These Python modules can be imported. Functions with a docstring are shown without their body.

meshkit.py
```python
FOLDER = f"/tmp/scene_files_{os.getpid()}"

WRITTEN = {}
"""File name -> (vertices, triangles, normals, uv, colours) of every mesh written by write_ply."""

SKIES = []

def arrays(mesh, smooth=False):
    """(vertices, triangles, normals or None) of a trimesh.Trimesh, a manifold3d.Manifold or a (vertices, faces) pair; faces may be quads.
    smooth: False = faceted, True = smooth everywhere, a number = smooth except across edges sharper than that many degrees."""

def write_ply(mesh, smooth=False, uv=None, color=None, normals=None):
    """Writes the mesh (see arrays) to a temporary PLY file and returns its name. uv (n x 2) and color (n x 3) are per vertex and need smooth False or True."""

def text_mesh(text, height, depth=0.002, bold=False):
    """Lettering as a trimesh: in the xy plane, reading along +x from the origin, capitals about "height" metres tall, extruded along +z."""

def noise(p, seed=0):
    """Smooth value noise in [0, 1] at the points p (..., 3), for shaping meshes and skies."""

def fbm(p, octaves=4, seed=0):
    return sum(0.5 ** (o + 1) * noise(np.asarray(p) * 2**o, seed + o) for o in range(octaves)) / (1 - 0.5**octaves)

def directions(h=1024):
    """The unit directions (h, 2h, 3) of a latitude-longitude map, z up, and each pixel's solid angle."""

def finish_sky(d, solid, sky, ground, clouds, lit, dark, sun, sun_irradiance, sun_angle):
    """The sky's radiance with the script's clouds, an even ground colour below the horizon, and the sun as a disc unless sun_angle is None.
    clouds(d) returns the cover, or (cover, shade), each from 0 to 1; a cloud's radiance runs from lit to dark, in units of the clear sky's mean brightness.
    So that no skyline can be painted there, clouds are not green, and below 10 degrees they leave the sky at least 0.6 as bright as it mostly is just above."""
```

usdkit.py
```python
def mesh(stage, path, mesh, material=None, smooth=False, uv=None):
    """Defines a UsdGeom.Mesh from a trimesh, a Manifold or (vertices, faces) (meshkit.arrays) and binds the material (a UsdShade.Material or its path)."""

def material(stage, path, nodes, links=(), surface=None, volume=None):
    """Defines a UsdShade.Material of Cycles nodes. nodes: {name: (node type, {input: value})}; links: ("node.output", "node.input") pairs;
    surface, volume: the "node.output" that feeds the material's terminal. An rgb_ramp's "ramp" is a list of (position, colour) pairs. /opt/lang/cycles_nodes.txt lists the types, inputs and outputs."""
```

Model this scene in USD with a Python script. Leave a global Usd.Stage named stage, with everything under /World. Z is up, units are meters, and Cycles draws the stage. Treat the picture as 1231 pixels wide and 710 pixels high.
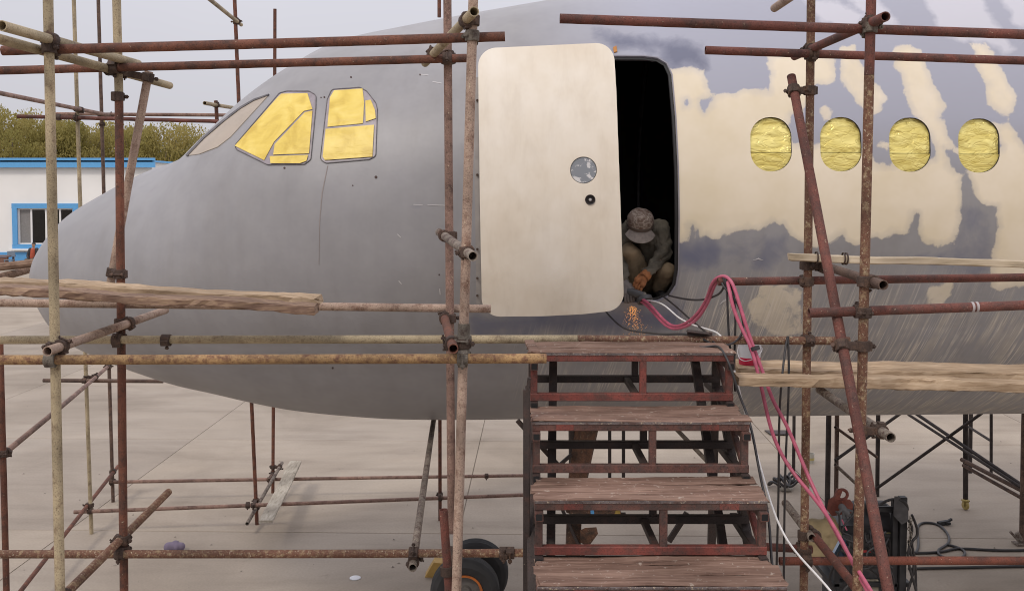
import math, random, numpy as np, trimesh, manifold3d, shapely, usdkit, meshkit
from shapely.geometry import Polygon, Point
from shapely.ops import unary_union
from scipy.interpolate import PchipInterpolator
from pxr import Usd, UsdGeom, UsdLux, UsdShade, Sdf, Gf, Vt

rng = np.random.default_rng(7)
stage = Usd.Stage.CreateInMemory()
UsdGeom.SetStageUpAxis(stage, 'Z')
UsdGeom.Xform.Define(stage, '/World')
UsdGeom.Scope.Define(stage, '/World/Looks')

# ------------------------------------------------------------------ camera
H = 4.38                                   # eye height above the apron
F, PITCH, CX = 1200.0, math.radians(2.4), 615.5
CY = 225 + F * math.tan(PITCH)
cam = UsdGeom.Camera.Define(stage, '/World/camera')
cam.AddTranslateOp().Set(Gf.Vec3d(0, 0, H))
cam.AddRotateXOp().Set(90 - math.degrees(PITCH))
cam.CreateHorizontalApertureAttr(36.0)
cam.CreateFocalLengthAttr(36.0 * F / 1231)
cam.CreateVerticalApertureOffsetAttr(-(355 - CY) / 1231 * 36)
cam.CreateExposureAttr(0.0)

# ------------------------------------------------------------------ sky and sun
to_sun = np.array([-0.34, -0.55, 0.74]); to_sun /= np.linalg.norm(to_sun)
elev, rot = math.asin(to_sun[2]), math.atan2(to_sun[0], to_sun[1])
MAT = '/World/Looks/'
def material(name, nodes, links, surface=None, volume=None):
    return usdkit.material(stage, MAT + name, nodes, links, surface=surface, volume=volume)
sky_m = material('sky_look', {
    'sky': ('sky_texture', {'sky_type': 'single_scattering', 'sun_disc': False, 'sun_elevation': elev, 'sun_rotation': rot, 'air_density': 1.0, 'aerosol_density': 2.0}),
    'tc': ('texture_coordinate', {}), 'n': ('noise_texture', {'scale': 1.6, 'detail': 4.0}),
    'r': ('rgb_ramp', {'ramp': [(0.3, (6.3, 6.15, 6.7)), (0.7, (6.9, 6.75, 7.2))]}),
    'mx': ('mix_color', {'fac': 0.9, 'use_clamp': False}),
    'sx': ('separate_xyz', {}), 'zr': ('map_range', {'from_min': 0.0, 'from_max': 1.0, 'to_min': 0.93, 'to_max': 2.1, 'clamp': True}), 'zc': ('combine_xyz', {}), 'zm': ('mix_color', {'blend_type': 'multiply', 'fac': 1.0, 'use_clamp': False, 'use_clamp_result': False}),
    'bg': ('background_shader', {'strength': 0.098})},
    [('tc.generated', 'n.vector'), ('n.fac', 'r.fac'), ('sky.color', 'mx.a'), ('r.color', 'mx.b'), ('tc.generated', 'sx.vector'), ('sx.z', 'zr.value'), ('zr.result', 'zc.x'), ('zr.result', 'zc.y'), ('zr.result', 'zc.z'), ('mx.result', 'zm.a'), ('zc.vector', 'zm.b'), ('zm.result', 'bg.color')], surface='bg.background')
dome = UsdLux.DomeLight.Define(stage, '/World/sky')
UsdShade.MaterialBindingAPI.Apply(dome.GetPrim()).Bind(sky_m)
dome.GetPrim().SetCustomDataByKey('kind', 'structure')
sun = UsdLux.DistantLight.Define(stage, '/World/sun')
sun.CreateNormalizeAttr(True) if hasattr(sun, 'CreateNormalizeAttr') else None
sun.CreateIntensityAttr(0.33); sun.CreateAngleAttr(10.0); sun.CreateColorAttr(Gf.Vec3f(1, 0.93, 0.84))
zax = Gf.Vec3d(*to_sun)
m4 = Gf.Matrix4d(1).SetLookAt(Gf.Vec3d(0, 0, 0), -zax, Gf.Vec3d(0, 0, 1)).GetInverse()
sun.AddTransformOp().Set(m4)

# ------------------------------------------------------------------ helpers
used = {}
def numbered(name, parent='/World'):
    k = (parent, name); n = used.get(k, 0); used[k] = n + 1
    return parent + '/' + (name if n == 0 else f'{name}_{n:03d}')
def keys(prim, label=None, cat=None, group=None, kind=None):
    for k, v in (('label', label), ('category', cat), ('group', group), ('kind', kind)):
        if v: prim.SetCustomDataByKey(k, v)
    return prim
class Thing:
    def __init__(s, name, label, cat, loc=(0, 0, 0), group=None, kind=None):
        s.path = numbered(name); s.loc = np.array(loc, float)
        x = UsdGeom.Xform.Define(stage, s.path); x.AddTranslateOp().Set(Gf.Vec3d(*map(float, loc)))
        s.prim = keys(x.GetPrim(), label, cat, group, kind)
    def part(s, name, mesh, mat, smooth=30, parent=None, label=None, kind=None, nfun=None):
        """mesh in world coordinates; parent: a part's path for a sub-part"""
        v, f, n = meshkit.arrays(mesh, smooth)
        if nfun is not None:      # exact normals of the curved face where the mesh follows it
            a = nfun(v); n = np.where((n * a).sum(1, keepdims=True) > 0.85, a, n)
        path = numbered(name, parent or s.path)
        m = usdkit.mesh(stage, path, (v - s.loc, f), mat, smooth=False)
        if n is not None:
            m.CreateNormalsAttr(Vt.Vec3fArray.FromNumpy(n.astype(np.float32))); m.SetNormalsInterpolation('vertex')
        keys(m.GetPrim(), label=label, kind=kind)
        return path
def single(name, mesh, mat, label, cat, group=None, kind=None, smooth=30):
    path = numbered(name)
    m = usdkit.mesh(stage, path, mesh, mat, smooth=smooth)
    keys(m.GetPrim(), label, cat, group, kind)
    return m
def ray(px, py):
    u, w = (np.asarray(px, float) - CX) / F, (CY - np.asarray(py, float)) / F
    return np.stack([u, math.cos(PITCH) + w * math.sin(PITCH), -math.sin(PITCH) + w * math.cos(PITCH)], -1)
def at(px, py, d):
    """the world point d metres ahead (along y) that is seen at a photograph position"""
    r = ray(px, py)
    return np.array([0, 0, H]) + r * (np.asarray(d, float) / r[..., 1])[..., None]
def on_ground(px, py, z=0.0):
    r = ray(px, py)
    return np.array([0, 0, H]) + r * ((z - H) / r[..., 2])[..., None]
def project(p):
    p = np.asarray(p, float); x, y, z = p[..., 0], p[..., 1], p[..., 2] - H
    d = y * math.cos(PITCH) - z * math.sin(PITCH); v = z * math.cos(PITCH) + y * math.sin(PITCH)
    return CX + F * x / d, CY - F * v / d
def unit(v): return np.asarray(v, float) / np.linalg.norm(v)
def cat_meshes(ms): return trimesh.util.concatenate(ms)
def frame(a):
    a = unit(a); b = unit(np.cross(a, [0, 0, 1.0] if abs(a[2]) < 0.9 else [0, 1.0, 0])); return a, b, np.cross(a, b)
def spline(pts, n=8):
    p = np.asarray(pts, float); t = np.r_[0, np.cumsum(np.linalg.norm(np.diff(p, axis=0), axis=1) ** 0.5)]
    from scipy.interpolate import CubicSpline
    k = (len(p) - 1) * n + 1
    return CubicSpline(t, p)(np.linspace(0, t[-1], k)) if len(p) > 2 else np.linspace(p[0], p[1], n + 1)
def sweep(path, r, sides=10, cap=True):
    p = np.asarray(path, float); n = len(p); r = np.broadcast_to(r, (n,))
    t = np.gradient(p, axis=0); t /= np.linalg.norm(t, axis=1, keepdims=True) + 1e-12
    _, a, _ = frame(t[0]); vs = []
    ang = np.arange(sides) * 2 * np.pi / sides
    for i in range(n):
        a = a - t[i] * (a @ t[i]); a /= np.linalg.norm(a); b = np.cross(t[i], a)
        vs.append(p[i] + r[i] * (np.cos(ang)[:, None] * a + np.sin(ang)[:, None] * b))
    v = np.vstack(vs); i, j = np.meshgrid(np.arange(n - 1), np.arange(sides), indexing='ij')
    j2 = (j + 1) % sides
    q = np.stack([i * sides + j, i * sides + j2, (i + 1) * sides + j2, (i + 1) * sides + j], -1).reshape(-1, 4)
    f = np.vstack([q[:, [0, 1, 2]], q[:, [0, 2, 3]]])
    if cap:
        v = np.vstack([v, p[0], p[-1]]); k = np.arange(sides); k2 = (k + 1) % sides
        f = np.vstack([f, np.stack([np.full(sides, n * sides), k2, k], 1), np.stack([np.full(sides, n * sides + 1), (n - 1) * sides + k, (n - 1) * sides + k2], 1)])
    return trimesh.Trimesh(v, f, process=False)
def tube(p0, p1, r=0.024, wall=0.0045, sides=18, bow=0.0, seed=0, rings=9):
    """an open steel tube with a visible bore, very slightly bowed and dented"""
    p0, p1 = np.asarray(p0, float), np.asarray(p1, float)
    a, b, c = frame(p1 - p0); L = np.linalg.norm(p1 - p0); g = np.random.default_rng(seed + 11)
    s = np.linspace(0, 1, rings); amp = bow + 0.0035 * L * g.uniform(-1, 1) * 0.4
    ph = g.uniform(0, 6.28); off = (amp * np.sin(np.pi * s))[:, None] * (math.cos(ph) * b + math.sin(ph) * c)
    ctr = p0 + (p1 - p0) * s[:, None] + off
    dep = min(0.12, L * 0.3)
    line = [(p0 + a * dep, r - wall), (p0, r - wall), (p0 - 0 * a, r)] + [(q, r) for q in ctr[1:-1]] + [(p1, r), (p1, r - wall), (p1 - a * dep, r - wall)]
    ang = np.arange(sides) * 2 * np.pi / sides
    v = np.vstack([q + rr * (np.cos(ang)[:, None] * b + np.sin(ang)[:, None] * c) for q, rr in line] + [line[0][0][None], line[-1][0][None]])
    n = len(line); i, j = np.meshgrid(np.arange(n - 1), np.arange(sides), indexing='ij'); j2 = (j + 1) % sides
    q = np.stack([i * sides + j, i * sides + j2, (i + 1) * sides + j2, (i + 1) * sides + j], -1).reshape(-1, 4)
    k = np.arange(sides); k2 = (k + 1) % sides
    f = np.vstack([q[:, [0, 1, 2]], q[:, [0, 2, 3]], np.stack([np.full(sides, n * sides), k2, k], 1), np.stack([np.full(sides, n * sides + 1), (n - 1) * sides + k, (n - 1) * sides + k2], 1)])
    return trimesh.Trimesh(v, f, process=False)
def bar(p0, p1, w, h, up=(0, 0, 1), chamfer=0.003):
    """a box section from p0 to p1, w across, h along 'up', with chamfered edges"""
    p0, p1 = np.asarray(p0, float), np.asarray(p1, float); a = unit(p1 - p0); u = np.asarray(up, float)
    u = u - a * (u @ a)
    u = unit(u) if np.linalg.norm(u) > 1e-6 else frame(a)[2]
    s = np.cross(a, u); c = min(chamfer, w * 0.3, h * 0.3)
    prof = [(-w/2 + c, -h/2), (w/2 - c, -h/2), (w/2, -h/2 + c), (w/2, h/2 - c), (w/2 - c, h/2), (-w/2 + c, h/2), (-w/2, h/2 - c), (-w/2, -h/2 + c)]
    v = np.vstack([q + x * s + y * u for q in (p0, p1) for x, y in prof for q in [q]]).reshape(2, 8, 3)
    f = []
    for k in range(8):
        k2 = (k + 1) % 8; f += [[k, k2, 8 + k2], [k, 8 + k2, 8 + k]]
    for k in range(1, 7): f += [[0, k + 1, k], [8, 8 + k, 8 + k + 1]]
    m = trimesh.Trimesh(v.reshape(-1, 3), f, process=False)
    if m.volume < 0: m.invert()
    return m
def box(c, sx, sy, sz, cham=0.004):
    c = np.asarray(c, float); return bar(c - [sx / 2, 0, 0], c + [sx / 2, 0, 0], sy, sz, chamfer=cham)
def hollow_end(p, axis, w=0.030):
    """the dark bore seen in the end of a square tube: a short recessed liner"""
    a = unit(axis); return bar(np.asarray(p) - a * 0.03, np.asarray(p) + a * 0.001, w, w)
def plank(p0, p1, w, h, seed=0, up=(0, 0, 1), rough=1.0):
    """an old sawn board: slightly wavy edges, split ends"""
    n = 48 if rough > 1 else 24; g = np.random.default_rng(seed + 3); p0, p1 = np.asarray(p0, float), np.asarray(p1, float)
    a = unit(p1 - p0); u = np.asarray(up, float); u = unit(u - a * (u @ a)); s = np.cross(a, u); c = 0.006
    prof = np.array([(-w/2 + c, -h/2), (w/2 - c, -h/2), (w/2, -h/2 + c), (w/2, h/2 - c), (w/2 - c, h/2), (-w/2 + c, h/2), (-w/2, h/2 - c), (-w/2, -h/2 + c)])
    t = np.linspace(0, 1, n); V = []
    for i, q in enumerate(t):
        pos = p0 + (p1 - p0) * q
        ww = 1 + 0.05 * rough * (meshkit.noise(np.array([q * 7, seed, 0.3])) - 0.5); hh = 1 + 0.25 * rough * (meshkit.noise(np.array([q * 9, seed, 5.3])) - 0.5)
        dz = 0.012 * rough * (meshkit.noise(np.array([q * 4, seed, 9.1])) - 0.5); ds = 0.012 * (meshkit.noise(np.array([q * 5, seed, 2.1])) - 0.5)
        for x, y in prof:
            e = a * (g.uniform(-1, 1) * 0.012 * rough if i in (0, n - 1) else 0)
            V.append(pos + e + s * (x * ww + ds + (0.004 * rough * g.uniform(-1, 1) if rough > 1 else 0)) + u * (y * hh + dz + 0.002 * rough * g.uniform(-1, 1)))
    f = []
    for i in range(n - 1):
        for k in range(8):
            k2 = (k + 1) % 8; A, B, C, D = i*8+k, i*8+k2, (i+1)*8+k2, (i+1)*8+k; f += [[A, B, C], [A, C, D]]
    e = (n - 1) * 8
    for k in range(1, 7): f += [[0, k + 1, k], [e, e + k, e + k + 1]]
    m = trimesh.Trimesh(np.array(V), f, process=False)
    if m.volume < 0: m.invert()
    return m
def lathe(profile, c, axis=(0, 0, 1), sides=28):
    a, b, d = frame(axis); ang = np.arange(sides) * 2 * np.pi / sides
    v = np.vstack([np.asarray(c, float) + a * z + r * (np.cos(ang)[:, None] * b + np.sin(ang)[:, None] * d) for r, z in profile])
    n = len(profile); i, j = np.meshgrid(np.arange(n - 1), np.arange(sides), indexing='ij'); j2 = (j + 1) % sides
    q = np.stack([i * sides + j, i * sides + j2, (i + 1) * sides + j2, (i + 1) * sides + j], -1).reshape(-1, 4)
    return trimesh.Trimesh(v, np.vstack([q[:, [0, 1, 2]], q[:, [0, 2, 3]]]), process=False)
def blob_chain(bones, step=0.02, smooth=8):
    """bones: (p, r, q, s): hulls of spheres fused into one continuous smooth surface"""
    parts = []
    for p, r, q, s in bones:
        b = [manifold3d.Manifold.sphere(float(rr), 16).translate([float(x) for x in pp]) for pp, rr in ((p, r), (q, s))]
        parts.append(manifold3d.Manifold.batch_hull(b))
    m = manifold3d.Manifold.batch_boolean(parts, manifold3d.OpType.Add).refine_to_length(step).to_mesh()
    t = trimesh.Trimesh(m.vert_properties[:, :3], m.tri_verts, process=True)
    trimesh.smoothing.filter_taubin(t, iterations=smooth)
    return t

# ------------------------------------------------------------------ materials
def flat(name, col, rough=0.6, metal=0.0, var=0.12, scale=9.0, bump=0.0, spec=0.5):
    a = tuple(c * (1 - var) for c in col); b = tuple(min(1, c * (1 + var)) for c in col)
    nodes = {'g': ('geometry', {}), 'n': ('noise_texture', {'scale': scale, 'detail': 5.0, 'roughness': 0.6}), 'r': ('rgb_ramp', {'ramp': [(0.3, a), (0.7, b)]}),
             'p': ('principled_bsdf', {'roughness': rough, 'metallic': metal, 'specular_ior_level': spec})}
    links = [('g.position', 'n.vector'), ('n.fac', 'r.fac'), ('r.color', 'p.base_color')]
    if bump:
        nodes['b'] = ('bump', {'strength': bump, 'distance': 0.01}); links += [('n.fac', 'b.height'), ('b.normal', 'p.normal')]
    return material(name, nodes, links, surface='p.BSDF')
RUST, CREAM_SPOT = (0.12, 0.05, 0.032), (0.46, 0.38, 0.27)
def worn(name, base, second, lo, hi, spots=0.62, scale=14.0, rough=0.75, spot_col=CREAM_SPOT, sec2=None):
    """worn painted tube: paint, a second colour where it has rubbed off, and dried mortar spots"""
    nodes = {'g': ('geometry', {}), 'mp': ('mapping', {'scale': (1, 1, 1)}),
             'n1': ('noise_texture', {'scale': scale, 'detail': 8.0, 'roughness': 0.72}), 'r1': ('rgb_ramp', {'ramp': [(lo, (0, 0, 0)), (hi, (1, 1, 1))]}),
             'n2': ('noise_texture', {'scale': 75.0, 'detail': 4.0, 'roughness': 0.7}), 'r2': ('rgb_ramp', {'ramp': [(spots, (0, 0, 0)), (spots + 0.04, (1, 1, 1))]}),
             'n3': ('noise_texture', {'scale': 3.2, 'detail': 3.0}), 'r3': ('rgb_ramp', {'ramp': [(0.3, (0.62, 0.62, 0.62)), (0.7, (1.25, 1.25, 1.25))]}),
             'n4': ('noise_texture', {'scale': 140.0, 'detail': 3.0, 'roughness': 0.7}), 'r4': ('rgb_ramp', {'ramp': [(0.36, (0.45, 0.42, 0.40)), (0.47, (1, 1, 1)), (0.6, (1, 1, 1)), (0.68, (1.3, 1.3, 1.3))]}), 'm4': ('mix_color', {'blend_type': 'multiply', 'fac': 0.9, 'use_clamp': False, 'use_clamp_result': False}),
             'm1': ('mix_color', {'a': base, 'b': second}), 'm2': ('mix_color', {'b': spot_col}), 'm3': ('mix_color', {'blend_type': 'multiply', 'fac': 1.0}),
             'ad': ('math', {'math_type': 'multiply_add', 'value2': 0.35}),
             'b': ('bump', {'strength': 0.5, 'distance': 0.004}), 'p': ('principled_bsdf', {'roughness': rough, 'specular_ior_level': 0.35})}
    links = [('g.position', 'n1.vector'), ('g.position', 'n2.vector'), ('g.position', 'n3.vector'), ('n1.fac', 'r1.fac'), ('n2.fac', 'r2.fac'), ('n3.fac', 'r3.fac'),
             ('r1.color', 'm1.fac'), ('m1.result', 'm2.a'), ('r2.color', 'm2.fac'), ('m2.result', 'm3.a'), ('r3.color', 'm3.b'), ('g.position', 'n4.vector'), ('n4.fac', 'r4.fac'), ('m3.result', 'm4.a'), ('r4.color', 'm4.b'), ('m4.result', 'p.base_color'),
             ('n2.fac', 'ad.value1'), ('n1.fac', 'ad.value3'), ('ad.value', 'b.height'), ('b.normal', 'p.normal')]
    return material(name, nodes, links, surface='p.BSDF')
BUFF = worn('buff_tube_paint', (0.37, 0.30, 0.19), (0.20, 0.14, 0.085), 0.52, 0.68, 0.66)
PINKBUFF = worn('pinkish_buff_tube_paint', (0.36, 0.26, 0.20), (0.17, 0.095, 0.065), 0.50, 0.66, 0.62)
RUSTY = worn('rusty_tube', (0.155, 0.060, 0.036), (0.075, 0.038, 0.028), 0.45, 0.62, 0.66)
MOTTLED = worn('mottled_rust_and_mortar_tube', (0.145, 0.068, 0.042), (0.33, 0.24, 0.14), 0.50, 0.66, 0.60, scale=30)
OCHRE = worn('ochre_rust_tube', (0.30, 0.185, 0.085), (0.13, 0.06, 0.035), 0.46, 0.62, 0.66, scale=24)
REDOX = worn('red_oxide_tube_paint', (0.150, 0.052, 0.038), (0.085, 0.042, 0.034), 0.44, 0.62, 0.655, scale=9)
ORANGERED = worn('orange_red_tube_paint', (0.185, 0.057, 0.034), (0.10, 0.043, 0.031), 0.46, 0.62, 0.66, scale=9)
DULL = worn('dull_brown_tube', (0.135, 0.085, 0.062), (0.07, 0.045, 0.036), 0.45, 0.62, 0.66)
PINKTUBE = worn('faded_pink_brown_tube', (0.25, 0.155, 0.12), (0.12, 0.07, 0.055), 0.48, 0.64, 0.62)
GREYWORN = worn('grey_worn_tube', (0.22, 0.185, 0.15), (0.09, 0.055, 0.045), 0.46, 0.60, 0.62, scale=24)
DARKTUBE = worn('dark_steel_tube', (0.05, 0.038, 0.033), (0.03, 0.024, 0.022), 0.45, 0.6, 0.72)
CLAMP = worn('clamp_iron', (0.065, 0.042, 0.032), (0.13, 0.075, 0.05), 0.52, 0.66, 0.70)
CLAMPGREY = worn('greyish_clamp_iron', (0.15, 0.13, 0.105), (0.07, 0.05, 0.04), 0.48, 0.62, 0.70)
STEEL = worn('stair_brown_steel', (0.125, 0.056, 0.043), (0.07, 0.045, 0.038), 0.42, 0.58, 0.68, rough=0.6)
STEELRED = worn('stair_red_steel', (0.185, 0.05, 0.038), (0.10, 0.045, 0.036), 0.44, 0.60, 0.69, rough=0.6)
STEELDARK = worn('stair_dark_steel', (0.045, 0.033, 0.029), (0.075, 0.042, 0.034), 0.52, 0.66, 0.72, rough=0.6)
NOSE = worn('grey_worn_steel_edge', (0.15, 0.125, 0.12), (0.10, 0.06, 0.05), 0.48, 0.60, 0.60, rough=0.55)
BORE = flat('dark_tube_bore', (0.008, 0.007, 0.007), 0.9)
def wood(name, a, b, axis=(1.0, 14.0, 14.0), scale=2.6, spots=0.64, spot_col=(0.55, 0.5, 0.42), rough=0.8):
    nodes = {'g': ('geometry', {}), 'mp': ('mapping', {'scale': axis}), 'n': ('noise_texture', {'scale': scale, 'detail': 7.0, 'roughness': 0.65, 'distortion': 0.5}),
             'r': ('rgb_ramp', {'ramp': [(0.32, tuple(c * 0.55 for c in a)), (0.45, a), (0.62, b)]}),
             'n2': ('noise_texture', {'scale': 26.0, 'detail': 6.0, 'roughness': 0.75}), 'r2': ('rgb_ramp', {'ramp': [(spots, (0, 0, 0)), (spots + 0.05, (0.8, 0.8, 0.8))]}),
             'n3': ('noise_texture', {'scale': 2.2, 'detail': 3.0}), 'r3': ('rgb_ramp', {'ramp': [(0.32, (0.66, 0.64, 0.62)), (0.65, (1.15, 1.15, 1.15))]}),
             'm': ('mix_color', {'b': spot_col}), 'm3': ('mix_color', {'blend_type': 'multiply', 'fac': 1.0}),
             'b': ('bump', {'strength': 0.55, 'distance': 0.004}), 'p': ('principled_bsdf', {'roughness': rough, 'specular_ior_level': 0.25})}
    links = [('g.position', 'mp.vector'), ('mp.vector', 'n.vector'), ('n.fac', 'r.fac'), ('g.position', 'n2.vector'), ('n2.fac', 'r2.fac'), ('g.position', 'n3.vector'), ('n3.fac', 'r3.fac'),
             ('r.color', 'm.a'), ('r2.color', 'm.fac'), ('m.result', 'm3.a'), ('r3.color', 'm3.b'), ('m3.result', 'p.base_color'), ('n.fac', 'b.height'), ('b.normal', 'p.normal')]
    return material(name, nodes, links, surface='p.BSDF')
PALEWOOD = wood('pale_plank_wood', (0.34, 0.24, 0.15), (0.48, 0.365, 0.25), axis=(1.3, 20.0, 20.0), spots=0.7)
OLDWOOD = wood('old_plank_wood', (0.25, 0.165, 0.105), (0.39, 0.28, 0.185), axis=(1.6, 22.0, 22.0), spots=0.7)
SPLITWOOD = wood('splintered_plank_wood', (0.20, 0.125, 0.09), (0.36, 0.25, 0.165), axis=(2.2, 26.0, 26.0), scale=2.2, spots=0.66, spot_col=(0.09, 0.055, 0.06))
RAILWOOD = wood('rail_wood', (0.44, 0.36, 0.25), (0.56, 0.47, 0.35))
TREAD = wood('dirty_tread_board', (0.165, 0.098, 0.072), (0.265, 0.172, 0.130), spots=0.595, spot_col=(0.42, 0.35, 0.29))
BARK = wood('log_bark', (0.20, 0.125, 0.085), (0.30, 0.20, 0.14))
GREYPLANK = wood('grey_plank_wood', (0.34, 0.30, 0.24), (0.44, 0.40, 0.33), axis=(22.0, 3.0, 3.0), spots=.72)
BLACKRUBBER = flat('black_rubber', (0.018, 0.017, 0.017), 0.6)
BLACKCABLE = flat('black_cable_sheath', (0.024, 0.021, 0.021), 0.5, var=0.3)
PINKHOSE = flat('pink_hose_rubber', (0.43, 0.095, 0.15), 0.45, var=0.22, scale=14)
WHITECABLE = flat('white_cable_sheath', (0.72, 0.70, 0.68), 0.45)

# ------------------------------------------------------------------ ground, building, trees
conc = material('concrete_apron', {
    'g': ('geometry', {}), 'oi': ('object_info', {}),
    'n1': ('noise_texture', {'scale': 0.35, 'detail': 6.0, 'roughness': 0.6, 'distortion': 0.8}), 'r1': ('rgb_ramp', {'ramp': [(0.30, (0.255, 0.212, 0.165)), (0.5, (0.325, 0.274, 0.219)), (0.72, (0.375, 0.322, 0.262))]}),
    'mp': ('mapping', {'scale': (0.5, 2.2, 1)}), 'n4': ('noise_texture', {'scale': 0.9, 'detail': 5.0, 'roughness': 0.6}), 'r4': ('rgb_ramp', {'ramp': [(0.28, (0.82, 0.805, 0.795)), (0.5, (1, 1, 1)), (0.8, (1.1, 1.09, 1.08))]}),
    'n2': ('noise_texture', {'scale': 35.0, 'detail': 6.0, 'roughness': 0.7}), 'r2': ('rgb_ramp', {'ramp': [(0.3, (0.86, 0.86, 0.86)), (0.7, (1.07, 1.07, 1.07))]}),
    'vn': ('noise_texture', {'scale': 6.5, 'detail': 7.0, 'roughness': 0.75, 'distortion': 0.6}), 'rv': ('rgb_ramp', {'ramp': [(0.28, (0.72, 0.70, 0.68)), (0.36, (1, 1, 1)), (0.66, (1, 1, 1)), (0.74, (1.12, 1.12, 1.11))]}),
    'or': ('rgb_ramp', {'ramp': [(0.0, (0.93, 0.93, 0.94)), (1.0, (1.06, 1.05, 1.03))]}),
    'm1': ('mix_color', {'blend_type': 'multiply', 'fac': 1.0}), 'm2': ('mix_color', {'blend_type': 'multiply', 'fac': 1.0}), 'm3': ('mix_color', {'blend_type': 'multiply', 'fac': 1.0}), 'm4': ('mix_color', {'blend_type': 'multiply', 'fac': 0.7}),
    'b': ('bump', {'strength': 0.25, 'distance': 0.004}), 'p': ('principled_bsdf', {'roughness': 0.78, 'specular_ior_level': 0.35})},
    [('g.position', 'n1.vector'), ('g.position', 'n2.vector'), ('g.position', 'mp.vector'), ('mp.vector', 'n4.vector'), ('n1.fac', 'r1.fac'), ('n2.fac', 'r2.fac'), ('n4.fac', 'r4.fac'), ('oi.random', 'or.fac'),
     ('g.position', 'vn.vector'), ('vn.fac', 'rv.fac'),
     ('r1.color', 'm1.a'), ('r2.color', 'm1.b'), ('m1.result', 'm2.a'), ('r4.color', 'm2.b'), ('m2.result', 'm3.a'), ('or.color', 'm3.b'), ('m3.result', 'm4.a'), ('rv.color', 'm4.b'), ('m4.result', 'p.base_color'), ('n2.fac', 'b.height'), ('b.normal', 'p.normal')], surface='p.BSDF')
gr = Thing('ground', None, None, kind='structure')
g0 = 900.0
gr.part('apron_base', trimesh.Trimesh([[-g0, -g0, -0.02], [g0, -g0, -0.02], [g0, g0, -0.02], [-g0, g0, -0.02]], [[0, 1, 2], [0, 2, 3]], process=False), conc, smooth=False)
SX, SY, jt = 5.0, 4.6, 0.014
ca, sa = math.cos(math.radians(-1.5)), math.sin(math.radians(-1.5))
for iy in range(0, 8):
    for ix in range(-7, 7):
        x0, y0 = ix * SX - 1.0, 3.0 + iy * SY + 0.25
        c = np.array([x0 + SX / 2, y0 + SY / 2, -0.02]); c = np.array([c[0] * ca - c[1] * sa, c[0] * sa + c[1] * ca, -0.02])
        a = np.array([ca, sa, 0]) * (SX - jt) / 2
        gr.part('slab', bar(c - a, c + a, SY - jt, 0.04 + 0.0015 * rng.uniform(-1, 1), chamfer=0.004), conc, smooth=False)

WHITEWALL = flat('white_render', (0.78, 0.77, 0.74), 0.8, var=0.04, scale=0.6)
BLUE = flat('blue_painted_trim', (0.10, 0.33, 0.62), 0.55, var=0.06)
BLUEMET = flat('blue_metal_fascia', (0.11, 0.36, 0.66), 0.45, var=0.05)
bd = 57.0
gz = lambda py: at(0, py, bd)[2]
gx = lambda px, d=bd: at(px, 225, d)[0]
B = Thing('site_building', 'low white building with a blue roof edge beyond the nose of the aircraft', 'building', (gx(60), bd, 0))
bx0, bx1, top = gx(-330), gx(183), gz(195)
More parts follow.
